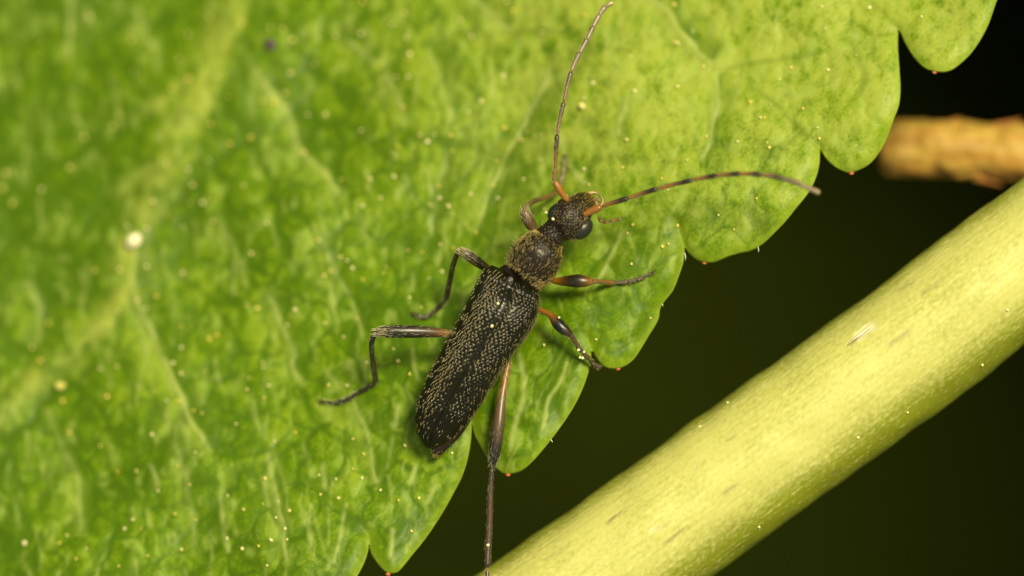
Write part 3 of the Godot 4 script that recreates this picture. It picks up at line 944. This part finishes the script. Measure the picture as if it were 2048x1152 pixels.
	leg(beetle, [Vector3(1096, -80, 556), Vector3(1113, -74, 562), Vector3(1135, -62, 562), Vector3(1156, -54, 562), Vector3(1173, -52, 563), Vector3(1185, -53, 563)], [5, 7, 11, 13.5, 10.5, 5.5],
		[BROWN, ORANGE, smoke.lerp(ORANGE, 0.15), smoke, smoke.lerp(ORANGE, 0.35), ORANGE],
		[Vector3(1184, -54, 563), Vector3(1200, -66, 563), Vector3(1227, -96, 566)], [5, 4.2, 5.4], [ORANGE.lerp(tan, 0.4), ORANGE.lerp(tan, 0.6), tan.lerp(ORANGE, 0.5)],
		[Vector3(1227, -96, 566), on_leaf(1256, 563.5, 9), on_leaf(1272, 560, 7), on_leaf(1286, 555, 7), on_leaf(1302, 546, 8)], Color(0.10, 0.08, 0.055), [on_leaf(1314, 538, 4), on_leaf(1311, 548, 4)], limb, gold, Color(0.6, 0.45, 0.15), 50)
	leg(beetle, [Vector3(1070, -82, 615), Vector3(1084, -72, 622), Vector3(1102, -58, 631), Vector3(1116, -50, 648), Vector3(1130, -48, 661), Vector3(1143, -50, 670)], [5, 5.5, 7, 11.5, 10.5, 6],
		[BROWN, ORANGE, ORANGE.lerp(smoke, 0.2), smoke.lerp(BLACK, 0.5), smoke, BROWN],
		[Vector3(1141, -51, 668), Vector3(1158, -58, 696), Vector3(1178, -72, 718)], [5, 4.2, 5], [BROWN, smoke.lerp(tan, 0.4), smoke.lerp(tan, 0.4)],
		[Vector3(1178, -72, 718), Vector3(1184, -78, 725), Vector3(1190, -82, 730), Vector3(1195, -84, 733), Vector3(1201, -84, 735)], smoke.lerp(tan, 0.3), [Vector3(1206, -90, 733), Vector3(1199, -90, 742)], limb, gold, Color(0.5, 0.4, 0.18), 80)
	leg(beetle, [Vector3(1010, -80, 706), Vector3(1016, -72, 724), Vector3(1010, -62, 760), Vector3(1003, -54, 800), Vector3(997, -50, 850), Vector3(990, -52, 900), Vector3(984, -56, 935)], [5, 6, 6.5, 9, 13, 12.5, 6.5],
		[BROWN, BROWN.lerp(ORANGE, 0.5), ORANGE.lerp(tan, 0.3), tan, smoke.lerp(tan, 0.5), smoke, BLACK],
		[Vector3(984, -57, 934), Vector3(981, -58, 980), Vector3(979, -60, 1040), Vector3(976, -60, 1095), Vector3(974, -58, 1136)], [5.5, 6, 7, 7.5, 8], [smoke, smoke.lerp(tan, 0.3), smoke.lerp(tan, 0.35), smoke.lerp(tan, 0.3), smoke],
		[Vector3(974, -58, 1136), Vector3(975, -54, 1172), Vector3(978, -60, 1196), Vector3(981, -70, 1214), Vector3(986, -66, 1240)], smoke.lerp(tan, 0.4), [Vector3(994, -64, 1252), Vector3(984, -66, 1256)], limb, gold, Color(0.75, 0.68, 0.45), 420)
	leg(beetle, [Vector3(1082, -76, 476), Vector3(1070, -72, 462), Vector3(1060, -68, 446), Vector3(1051, -64, 428), Vector3(1049, -64, 416)], [5, 8, 12, 11, 6],
		[BROWN, tan, tan.lerp(smoke, 0.35), tan.lerp(smoke, 0.3), tan],
		[Vector3(1050, -65, 417), Vector3(1064, -96, 404), Vector3(1088, -150, 396), Vector3(1114, -204, 386)], [5.5, 5, 4.6, 5], [tan, tan, tan.lerp(ORANGE, 0.3), tan],
		[Vector3(1114, -204, 386), on_leaf(1122, 366, 9), on_leaf(1126, 348, 7), on_leaf(1128, 333, 7), on_leaf(1130, 316, 7)], Color(0.16, 0.12, 0.06), [on_leaf(1134, 306, 4), on_leaf(1126, 307, 4)], limb, gold, Color(0.5, 0.42, 0.22))
	leg(beetle, [Vector3(992, -76, 546), Vector3(972, -70, 535), Vector3(950, -58, 520), Vector3(932, -50, 508), Vector3(917, -50, 501)], [5, 8, 10.5, 9.5, 5],
		[ORANGE, BROWN, smoke, BLACK, smoke],
		[Vector3(918, -51, 501), Vector3(908, -84, 524), Vector3(900, -132, 560), Vector3(892, -180, 599)], [5, 5.2, 5.6, 6.4], [smoke, smoke.lerp(tan, 0.2), smoke.lerp(tan, 0.2), smoke.lerp(tan, 0.3)],
		[Vector3(892, -180, 599), on_leaf(872, 620, 9), on_leaf(860, 630, 7), on_leaf(846, 636, 7), on_leaf(832, 628, 9)], smoke, [on_leaf(817, 623, 4), on_leaf(822, 631, 4)], limb, gold, Color(0.5, 0.42, 0.22))
	leg(beetle, [Vector3(915, -76, 668), Vector3(897, -68, 667), Vector3(860, -58, 664), Vector3(815, -50, 663), Vector3(775, -48, 663), Vector3(748, -50, 665)], [5.5, 7, 11, 13, 12, 6.5],
		[ORANGE, ORANGE.lerp(tan, 0.4), smoke.lerp(tan, 0.4), smoke, smoke, smoke],
		[Vector3(749, -51, 664), Vector3(743, -70, 690), Vector3(746, -116, 724), Vector3(752, -168, 766)], [5.5, 5.4, 5.8, 6.8], [smoke, smoke, smoke.lerp(tan, 0.2), smoke.lerp(tan, 0.2)],
		[Vector3(752, -168, 766), on_leaf(716, 785, 9), on_leaf(692, 800, 7), on_leaf(668, 806, 7), on_leaf(648, 803, 8)], smoke, [on_leaf(631, 799, 4), on_leaf(635, 808, 4)], limb, gold, Color(0.70, 0.62, 0.38), 380)
	return beetle

# ---------------------------------------------------------------- stem, stalk, grains, what lies below

func build_stem() -> void:
	var stem := thing("stem", Vector3(1534, -310, 906), "thick pale yellow-green stem with brown scratches, crossing obliquely past the leaf", "plant stem")
	var path := [Vector2(-300, 2160), Vector2(300, 1742), Vector2(700, 1480), Vector2(1000, 1285), Vector2(1180, 1160), Vector2(1534, 904), Vector2(1800, 711), Vector2(2006, 553), Vector2(2400, 260), Vector2(3000, -180)]
	var levels := [-900.0, -420.0, -250.0, -190.0, -172.0, -165.0, -165.0, -165.0, -200.0, -330.0]
	var girths := [150.0, 145.0, 142.0, 140.0, 138.0, 136.5, 135.5, 134.5, 132.0, 128.0]
	var streak := noise(61, 8.0, 2)
	var mott := noise(62, 10.0, 3)
	var broad := noise(63, 160.0, 2)
	var stripe := noise(64, 30.0, 2)      # uneven lengthwise green of the skin; flank falloff is painted apart
	var rows := 900
	var across := 260
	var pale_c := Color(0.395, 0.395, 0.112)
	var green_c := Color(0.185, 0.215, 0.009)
	var white_c := Color(0.55, 0.50, 0.22)
	var mauve := Color(0.17, 0.12, 0.06)
	var scuff := Color(0.66, 0.64, 0.45)
	var marks := [[Vector2(1861, 576), 26, 5, 0.75], [Vector2(1797, 677), 30, 5, 0.45], [Vector2(1235, 1030), 30, 3, 0.9], [Vector2(1321, 1052), 24, 6, 0.4], [Vector2(1352, 1071), 30, 4, 0.65], [Vector2(1460, 979), 22, 6, 0.6], [Vector2(1813, 572), 20, 3, 0.5], [Vector2(1673, 944), 14, 5, 0.5], [Vector2(1400, 930), 16, 4, 0.3], [Vector2(1300, 1000), 40, 4, 0.25], [Vector2(1706, 684), 9, 4, 0.5], [Vector2(1575, 1040), 12, 3, 0.4], [Vector2(1729, 663), 24, 9, -0.85], [Vector2(1310, 1058), 14, 5, -0.5]]
	var verts := PackedVector3Array()
	var cols := PackedColorArray()
	var dir := Vector2(0.808, -0.589)
	for i in 16:
		var on := Vector2(1534, 904) + dir * rng.randf_range(-560.0, 620.0) + Vector2(0.589, 0.808) * rng.randf_range(-100.0, 110.0)
		marks.append([on, rng.randf_range(6.0, 22.0), rng.randf_range(2.0, 4.5), rng.randf_range(0.15, 0.45)])
	for i in rows:
		var t := float(i) / (rows - 1)
		t = clampf(lerpf(0.0, 1.0, t) + 0.06 * sin(TAU * t), 0.0, 1.0) if true else t
		var c: Vector2 = along(path, t)
		var ah: Vector2 = (along(path, minf(t + 0.004, 1.0)) - along(path, maxf(t - 0.004, 0.0))).normalized()
		var side := Vector2(-ah.y, ah.x)
		var lv: float = along(levels, t)
		var r: float = along(girths, t)
		var run := c.dot(dir)
		for k in across:
			var a := TAU * k / across
			var arc := a * r
			var f := streak.get_noise_2d(arc, run * 0.045)
			var g := mott.get_noise_2d(arc, run * 0.6)
			var rr := r + f * 0.6 + g * 0.15 + broad.get_noise_2d(arc, run) * 3.2
			var p := c + side * sin(a) * rr
			var h := lv + cos(a) * rr
			var col := green_c.lerp(pale_c, clampf(1.05 * smoothstep(-1.08, -0.78, sin(a)) * smoothstep(0.85, 0.30, sin(a)) - 0.08 + 0.50 * g + 0.22 * f + 0.22 * broad.get_noise_2d(arc + 500.0, run * 0.5) + 0.14 * stripe.get_noise_2d(arc, run * 0.03), 0.0, 1.0))  # flanks greener: own pigment and the edge falloff of light painted in
			col = col.lerp(white_c, clampf(g * 0.9 + f * 0.5 - 0.3, 0.0, 0.6))
			if cos(a) > -0.2:
				for m in marks:
					var d: Vector2 = p - m[0]
					var l: float = absf(d.dot(dir)) / m[1]
					var w: float = absf(d.dot(Vector2(-dir.y, dir.x)) + 2.5 * streak.get_noise_2d(run * 0.4, 7.0)) / m[2]
					if l < 1.3 and w < 1.6:
						var s: float = absf(m[3]) * (1.0 - smoothstep(0.55, 1.3, l)) * (1.0 - smoothstep(0.4, 1.5, w)) * clampf(0.75 + f * 1.6, 0.0, 1.0)
						col = col.lerp(mauve if m[3] > 0.0 else scuff, s)
						rr -= s
						h -= s * 1.5
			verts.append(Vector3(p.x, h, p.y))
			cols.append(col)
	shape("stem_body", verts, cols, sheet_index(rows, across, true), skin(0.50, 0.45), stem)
	# a torn white flake of skin
	var flake := skin(0.6, 0.4)
	tube("torn_skin", [Vector3(1696, -46, 690), Vector3(1708, -40, 678), Vector3(1722, -37, 668), Vector3(1736, -39, 657), Vector3(1746, -42, 650)], [0.6, 1.8, 2.4, 1.8, 0.6], [Color(0.4, 0.42, 0.15), Color(0.52, 0.52, 0.34), Color(0.58, 0.58, 0.42), Color(0.52, 0.52, 0.34), Color(0.4, 0.4, 0.2)], flake, stem, 12, 26, 0.25)

func build_dry_stalk() -> void:
	var o := thing("dry_stalk", Vector3(1900, -570, 300), "blurred orange-brown withered stalk with scaly bracts behind the leaf margin", "dry stalk")
	var path := [Vector3(1748, -582, 296), Vector3(1768, -580, 294), Vector3(1800, -576, 294), Vector3(1870, -572, 298), Vector3(1960, -570, 302), Vector3(2050, -568, 306), Vector3(2300, -560, 318), Vector3(2700, -570, 330)]
	var verts := PackedVector3Array()
	var cols := PackedColorArray()
	var fib := noise(71, 9.0, 2)
	var blot := noise(72, 60.0, 2)
	var rows := 260
	var across := 72
	for i in rows:
		var t := float(i) / (rows - 1)
		var c: Vector3 = along(path, t)
		var swell_by := (52.0 + 6.0 * smoothstep(0.1, 0.5, t)) * sqrt(smoothstep(-0.005, 0.16, t))
		for k in across:
			var a := TAU * k / across
			var f := fib.get_noise_2d(a * 50.0, c.x * 0.05)
			var r := swell_by * (1.0 + 0.06 * f + 0.17 * blot.get_noise_3d(c.x * 0.9, cos(a) * 40.0, sin(a) * 40.0))
			verts.append(c + Vector3(0, cos(a) * r, sin(a) * r))
			var b := blot.get_noise_2d(c.x * 0.3, a * 90.0)
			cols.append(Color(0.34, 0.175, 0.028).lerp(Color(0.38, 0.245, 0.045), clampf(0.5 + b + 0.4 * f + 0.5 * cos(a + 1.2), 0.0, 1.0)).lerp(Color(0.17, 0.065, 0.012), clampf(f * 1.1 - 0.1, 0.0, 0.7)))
	var mat := skin(0.6, 0.4)
	shape("stalk_body", verts, cols, sheet_index(rows, across, true), mat, o)
	var brown := Color(0.25, 0.095, 0.016)
	var rust := Color(0.28, 0.13, 0.02)
	for b in [[1892, -52, 4, -20], [2008, -55, 10, -18], [1970, 56, 10, 16], [2130, 60, 16, 14], [2180, -58, -6, -26]]:
		var x: float = b[0]
		var z: float = 300.0 + (x - 1900.0) * 0.045
		var e: float = b[1]
		tube("bract", [Vector3(x - 46, -572, z + e * 0.72), Vector3(x - 18, -560, z + e * 0.90), Vector3(x + 6, -564, z + e * 1.04), Vector3(x + 26 + b[2], -570, z + e * 1.12 + b[3] * 0.3)], [4, 9, 6, 1.2], [rust, rust, brown, brown], mat, o, 12, 24)

var grain_mesh: ArrayMesh = null
func grain(at: Vector3, size: float, col: Color, label: String, group: String, called := "pollen_grain", category := "pollen grain") -> void:
	if grain_mesh == null:
		var holder := Node3D.new()
		var o := egg("grain", Vector3(MIDDLE.x, 0, MIDDLE.y), Basis.from_scale(Vector3(100, 90, 100)), Color.WHITE, null, holder, 0.22, 3)
		grain_mesh = o.mesh
		holder.free()
	if not grain_mats.has(col):
		var m := StandardMaterial3D.new()
		m.albedo_color = col.linear_to_srgb()
		m.roughness = 0.45
		grain_mats[col] = m
	var g := MeshInstance3D.new()
	g.name = named(called)
	g.mesh = grain_mesh
	g.material_override = grain_mats[col]
	g.position = metres(at)
	g.rotation = Vector3(0, rng.randf() * TAU, rng.randf_range(-0.4, 0.4))
	g.scale = Vector3(rng.randf_range(0.8, 1.15), rng.randf_range(0.7, 1.0), rng.randf_range(0.8, 1.3)) * size * 0.01
	add_child(g)
	describe(g, label, category, group)
var grain_mats := {}

func grain_label(p: Vector2) -> String:
	if across_margin(p) > 760.0 and p.y < 480.0:
		return "tiny pale yellow pollen grain, blurred to a disc, around the leaf's broad yellow vein"
	if p.x < 470.0:
		return "tiny pale yellow pollen grain, blurred, on the leaf below the cream egg-shaped grain"
	if p.y > 760.0:
		return "tiny sharp pale yellow pollen grain on the leaf below the beetle's hind foot"
	if p.x > 1200.0 and p.y < 345.0:
		return "tiny sharp pale yellow pollen grain on the leaf above the arched antenna"
	if p.x > 1100.0 and p.y > 330.0:
		return "tiny sharp pale yellow pollen grain on the lobes between arched antenna and forelegs"
	if p.y < 420.0:
		return "tiny pale yellow pollen grain on the leaf beside the upright antenna"
	return "tiny pale yellow pollen grain on the leaf beside the beetle's middle and hind legs"

func build_grains() -> void:
	var list := PackedVector2Array([
		Vector2(179, 35), Vector2(137, 55), Vector2(77, 75), Vector2(78, 115), Vector2(261, 80), Vector2(268, 144), Vector2(359, 118), Vector2(397, 117), Vector2(376, 157), Vector2(432, 153), Vector2(343, 177), Vector2(239, 230), Vector2(226, 253), Vector2(421, 248), Vector2(501, 275), Vector2(459, 288), Vector2(417, 321), Vector2(332, 328), Vector2(376, 339), Vector2(385, 370),
		Vector2(487, 370), Vector2(139, 335), Vector2(82, 379), Vector2(24, 406), Vector2(306, 403), Vector2(381, 406), Vector2(405, 405), Vector2(425, 399), Vector2(419, 33), Vector2(481, 47), Vector2(541, 55), Vector2(565, 58), Vector2(585, 80), Vector2(580, 146), Vector2(571, 186), Vector2(525, 204), Vector2(547, 204), Vector2(11, 346), Vector2(5, 377), Vector2(376, 69), Vector2(456, 193), Vector2(168, 275), Vector2(153, 241),
		Vector2(724, 4), Vector2(808, 27), Vector2(784, 48), Vector2(706, 62), Vector2(722, 67), Vector2(671, 71), Vector2(680, 102), Vector2(629, 128), Vector2(812, 76), Vector2(819, 108), Vector2(819, 120), Vector2(762, 124), Vector2(791, 154), Vector2(816, 154), Vector2(805, 214), Vector2(721, 261), Vector2(615, 230), Vector2(651, 229), Vector2(795, 292), Vector2(608, 304), Vector2(840, 270), Vector2(869, 269), Vector2(902, 271), Vector2(855, 283),
		Vector2(905, 302), Vector2(788, 353), Vector2(740, 358), Vector2(682, 359), Vector2(761, 396), Vector2(725, 412), Vector2(861, 410), Vector2(897, 412), Vector2(877, 373), Vector2(879, 396), Vector2(987, 371), Vector2(993, 322), Vector2(1047, 358), Vector2(1081, 319), Vector2(1083, 270), Vector2(1054, 264), Vector2(1043, 280), Vector2(1009, 256), Vector2(963, 202), Vector2(937, 224), Vector2(1007, 151), Vector2(943, 73), Vector2(920, 40),
		Vector2(1027, 22), Vector2(1014, 4), Vector2(1083, 65), Vector2(941, 388), Vector2(996, 396), Vector2(1262, 112), Vector2(1168, 196), Vector2(1163, 213), Vector2(1186, 166), Vector2(1355, 173), Vector2(1269, 182), Vector2(1407, 133), Vector2(1355, 86), Vector2(1348, 85), Vector2(1385, 63), Vector2(1582, 135), Vector2(1656, 140), Vector2(1559, 159), Vector2(1501, 204), Vector2(1541, 209), Vector2(1521, 235), Vector2(1529, 235), Vector2(1606, 217),
		Vector2(1635, 255), Vector2(1639, 277), Vector2(1534, 285), Vector2(1539, 295), Vector2(1475, 283), Vector2(1413, 273), Vector2(1374, 320), Vector2(1253, 279), Vector2(1245, 335), Vector2(1323, 357), Vector2(1335, 379), Vector2(1168, 338), Vector2(1513, 397), Vector2(1437, 430), Vector2(1468, 459), Vector2(1355, 451), Vector2(1265, 450), Vector2(1325, 493), Vector2(1337, 488), Vector2(1263, 528), Vector2(1168, 30), Vector2(1843, 33),
		Vector2(1739, 15), Vector2(1643, 13), Vector2(1348, 9), Vector2(1712, 110), Vector2(1651, 57), Vector2(25, 408), Vector2(298, 436), Vector2(254, 452), Vector2(293, 457), Vector2(333, 431), Vector2(425, 443), Vector2(533, 446), Vector2(366, 455), Vector2(189, 541), Vector2(238, 539), Vector2(293, 533), Vector2(366, 546), Vector2(502, 507), Vector2(313, 593), Vector2(274, 600), Vector2(235, 621), Vector2(292, 617), Vector2(97, 646),
		Vector2(363, 652), Vector2(493, 611), Vector2(514, 617), Vector2(575, 650), Vector2(418, 678), Vector2(434, 670), Vector2(362, 695), Vector2(80, 721), Vector2(64, 695), Vector2(200, 737), Vector2(234, 733), Vector2(346, 726), Vector2(362, 747), Vector2(411, 743), Vector2(499, 756), Vector2(494, 779), Vector2(537, 771), Vector2(525, 725), Vector2(526, 735), Vector2(590, 619), Vector2(637, 480),
		Vector2(125, 802), Vector2(214, 793), Vector2(333, 801), Vector2(357, 802), Vector2(387, 821), Vector2(404, 826), Vector2(472, 848), Vector2(304, 869), Vector2(200, 892), Vector2(139, 865), Vector2(528, 795), Vector2(591, 865), Vector2(549, 883), Vector2(390, 905), Vector2(235, 944), Vector2(273, 942), Vector2(354, 932), Vector2(379, 969), Vector2(316, 982), Vector2(455, 991), Vector2(487, 1019), Vector2(526, 1008), Vector2(530, 957),
		Vector2(391, 1040), Vector2(350, 1028), Vector2(265, 1039), Vector2(249, 1057), Vector2(282, 1057), Vector2(454, 1077), Vector2(484, 1097), Vector2(517, 1092), Vector2(542, 1080), Vector2(574, 1079), Vector2(579, 1021), Vector2(570, 1057), Vector2(552, 1035), Vector2(363, 1099), Vector2(295, 1111), Vector2(237, 1132), Vector2(173, 1097), Vector2(152, 1118), Vector2(49, 1086), Vector2(118, 1086), Vector2(134, 1071), Vector2(534, 1131),
		Vector2(556, 1003), Vector2(706, 878), Vector2(810, 891), Vector2(727, 908), Vector2(706, 938), Vector2(724, 956), Vector2(638, 950), Vector2(672, 958), Vector2(761, 980), Vector2(797, 1001), Vector2(838, 996), Vector2(823, 1062), Vector2(641, 989), Vector2(677, 996), Vector2(904, 906), Vector2(636, 481), Vector2(681, 514), Vector2(694, 521), Vector2(705, 536), Vector2(660, 542), Vector2(648, 551), Vector2(725, 559),
		Vector2(844, 505), Vector2(881, 489), Vector2(907, 496), Vector2(772, 534), Vector2(768, 546), Vector2(816, 501), Vector2(858, 556), Vector2(884, 543), Vector2(819, 595), Vector2(842, 614), Vector2(714, 637), Vector2(650, 646), Vector2(687, 674), Vector2(787, 698), Vector2(796, 722), Vector2(819, 748), Vector2(694, 771), Vector2(657, 770), Vector2(733, 725), Vector2(1047, 358), Vector2(986, 371), Vector2(996, 396), Vector2(1089, 418),
		Vector2(1178, 369), Vector2(1266, 449), Vector2(1255, 466), Vector2(952, 465), Vector2(1192, 679), Vector2(1088, 690), Vector2(1301, 636),
	])
	var tints := [Color(0.50, 0.44, 0.10), Color(0.52, 0.47, 0.17), Color(0.46, 0.38, 0.05), Color(0.56, 0.52, 0.24)]
	for p in list:
		var size := rng.randf_range(2.1, 3.4) if across_margin(p) < 420.0 else rng.randf_range(2.6, 4.2)
		grain(on_leaf(p.x, p.y, size * 0.6), size, tints[rng.randi() % 4], grain_label(p), "pollen grains scattered over the leaf")
	grain(on_leaf(1164, 212, 5), 6.5, tints[1], "broad cream pollen clump on the leaf beside the upright antenna", "")
	grain(on_leaf(268, 481, 12), 16.5, Color(0.60, 0.56, 0.36), "large cream-white blurred egg-shaped grain on the leaf's yellow vein", "", "insect_egg", "insect egg")
	grain(on_leaf(120, 772, 8), 10.0, Color(0.44, 0.41, 0.10), "plump yellow pollen clump, out of focus, low on the blurred leaf side", "", "pollen_clump", "pollen clump")
	grain(on_leaf(541, 90, 6), 11.0, Color(0.050, 0.030, 0.040), "single dark purple speck, out of focus, on the green leaf", "", "dark_speck", "speck")
	var on_beetle := [
		[Vector3(1092, -14, 425), "eye beside the upright antenna"], [Vector3(1106, 0, 438), "head behind the upright antenna"], [Vector3(1039, -1, 525), "pronotum's brassy flank"], [Vector3(1095, -16, 556), "pronotum's hind corner"],
		[Vector3(996, 4, 607), "wing case near its base"], [Vector3(984, 5, 652), "wing case, largest there"], [Vector3(1118, -36, 635), "middle thigh over the leaf"], [Vector3(976, -52, 1090), "hind shank over the dark gap"],
	]
	for b in on_beetle:
		grain(b[0], 3.6 if b[1].contains("largest") else 2.6, Color(0.60, 0.54, 0.28), "pale pollen grain on the beetle's " + b[1], "pollen grains on the beetle")
	for p in [Vector3(1157, -52, 700), Vector3(1168, -60, 704), Vector3(1160, -62, 715), Vector3(1165, -63, 716)]:
		grain(p, 2.5, Color(0.68, 0.62, 0.38), "pale pollen grain on the beetle's thin middle shank by the leaf notch", "pollen grains on the beetle")
	for p in [Vector2(1518, 1053), Vector2(1965, 730), Vector2(1815, 825), Vector2(1716, 875), Vector2(1456, 806), Vector2(1400, 853), Vector2(2015, 620)]:
		var off: float = (p - Vector2(1534, 904)).dot(Vector2(0.589, 0.808))
		grain(Vector3(p.x, -165.0 + sqrt(maxf(0.0, 136.0 * 136.0 - off * off)) + 0.8, p.y), 3.0, Color(0.6, 0.57, 0.25), "tiny pollen grain on the thick pale stem", "pollen grains on the stem")

func build_below() -> void:
	var soil := StandardMaterial3D.new()
	var n := NoiseTexture2D.new()
	n.noise = noise(81, 40.0, 4)
	n.width = 512
	n.height = 512
	n.seamless = true
	var ramp := Gradient.new()
	ramp.set_color(0, Color(0.15, 0.15, 0.05))
	ramp.set_color(1, Color(0.22, 0.21, 0.08))
	n.color_ramp = ramp
	soil.albedo_texture = n
	soil.uv1_triplanar = true
	soil.uv1_world_triplanar = true
	soil.uv1_scale = Vector3.ONE * 6.0
	soil.roughness = 0.95
	var plane := PlaneMesh.new()
	plane.size = Vector2(60, 60)
	plane.material = soil
	var g := MeshInstance3D.new()
	g.name = "ground"
	g.mesh = plane
	g.position = Vector3(0, -0.24, 0)
	g.set_meta("kind", "structure")
	g.set_meta("label", "dark soil far below the leaf, lost in shade")
	add_child(g)
	# low leaves seen below, and an added unseen ring that shades them
	var v := PackedVector3Array()
	var ix := PackedInt32Array()
	var rows := 7
	for r in rows:
		var t := float(r) / (rows - 1)
		var w := 0.42 * pow(sin(PI * pow(t, 0.8)), 0.8) + 0.012
		for k in 5:
			var u := (k - 2) / 2.0
			v.append(Vector3(u * w, 0.10 * absf(u) * w * 2.0 - 0.18 * t * t, t))
	for r in rows - 1:
		for k in 4:
			var a := r * 5 + k
			ix.append_array(PackedInt32Array([a, a + 1, a + 5, a + 1, a + 6, a + 5]))
	var st := SurfaceTool.new()
	st.begin(Mesh.PRIMITIVE_TRIANGLES)
	for q in v:
		st.add_vertex(q)
	for i in ix:
		st.add_index(i)
	st.generate_normals()
	var mesh := st.commit()
	var mat := StandardMaterial3D.new()
	mat.vertex_color_use_as_albedo = true
	mat.roughness = 0.9
	mat.metallic_specular = 0.2
	mesh.surface_set_material(0, mat)
	var places := []
	while places.size() < 1500:
		var low := places.size() < 450
		var y := rng.randf_range(-0.225, -0.175) if low else rng.randf_range(-0.17, -0.03)
		var p := Vector2(rng.randf_range(-0.09, 0.09), rng.randf_range(-0.08, 0.08)) if low else Vector2(rng.randf_range(-0.17, 0.17), rng.randf_range(-0.15, 0.15))
		var l := rng.randf_range(0.020, 0.036) if low else rng.randf_range(0.025, 0.05)
		var half := Vector2(0.0106, 0.0061) * (0.16 - y) / 0.16 + Vector2.ONE * (0.0212 if p.x * 0.34 - p.y * 0.42 > 0.0 else 0.009)  # gap in the added ring, wider sunwards, lets light down
		var a := rng.randf() * TAU
		var clear := true
		if not low:
			for t in [0.0, 0.35, 0.7, 1.0]:
				var q: Vector2 = p + Vector2(sin(a), cos(a)) * l * t
				if absf(q.x) < half.x + l * 0.3 and absf(q.y) < half.y + l * 0.3:
					clear = false
		if clear:
			places.append([Vector3(p.x, y, p.y), a, l])
	var mm := MultiMesh.new()
	mm.transform_format = MultiMesh.TRANSFORM_3D
	mm.use_colors = true
	mm.mesh = mesh
	mm.instance_count = places.size()
	for i in places.size():
		var b := Basis(Vector3.UP, places[i][1]) * Basis(Vector3.RIGHT, rng.randf_range(-0.35, 0.5)) * Basis(Vector3.BACK, rng.randf_range(-0.4, 0.4))
		mm.set_instance_transform(i, Transform3D(b.scaled(Vector3.ONE * places[i][2]), places[i][0]))
		mm.set_instance_color(i, Color(0.015, 0.023, 0.0006).lerp(Color(0.023, 0.034, 0.0010), rng.randf()))
	var o := MultiMeshInstance3D.new()
	o.name = "undergrowth"
	o.multimesh = mm
	o.set_meta("kind", "stuff")
	describe(o, "dark green undergrowth far below, out of focus, with unseen leaves added around it for shade", "undergrowth")
	add_child(o)

# ---------------------------------------------------------------- the scene

func _ready() -> void:
	rng.seed = 20240
	var cam := Camera3D.new()
	cam.name = "camera"
	var lens := CameraAttributesPhysical.new()
	lens.frustum_focal_length = 333.33
	lens.frustum_focus_distance = 0.1605
	lens.frustum_near = 0.01
	lens.frustum_far = 80.0
	lens.exposure_aperture = 42.0
	cam.attributes = lens
	cam.position = Vector3(0, LENS * 1e-5, 0)
	cam.rotation_degrees = Vector3(-90, 0, 0)
	add_child(cam)
	cam.current = true

	var around := WorldEnvironment.new()
	around.name = "environment"
	var e := Environment.new()
	e.background_mode = Environment.BG_SKY
	var sky := Sky.new()
	var air := ProceduralSkyMaterial.new()
	air.sky_top_color = Color(0.93, 0.92, 0.80)
	air.sky_horizon_color = Color(0.72, 0.74, 0.72)
	air.sky_curve = 0.25
	air.ground_bottom_color = Color(0.10, 0.11, 0.06)
	air.ground_horizon_color = Color(0.35, 0.37, 0.33)
	air.sun_angle_max = 20.0
	sky.sky_material = air
	e.sky = sky
	e.background_energy_multiplier = 0.16
	e.tonemap_mode = Environment.TONE_MAPPER_LINEAR
	e.tonemap_exposure = 4.25
	e.sdfgi_enabled = true
	e.ssao_enabled = true
	e.ssil_enabled = true
	around.environment = e
	add_child(around)

	var sun := DirectionalLight3D.new()
	sun.name = "sun"
	sun.light_color = Color(1.0, 0.95, 0.78)
	sun.light_energy = 0.5
	sun.light_angular_distance = 16.0
	sun.shadow_enabled = true
	sun.look_at_from_position(Vector3(0.34, 1.0, -0.42), Vector3.ZERO, Vector3.RIGHT)
	add_child(sun)

	build_below()
	build_leaf()
	build_stem()
	build_dry_stalk()
	build_beetle()
	build_grains()
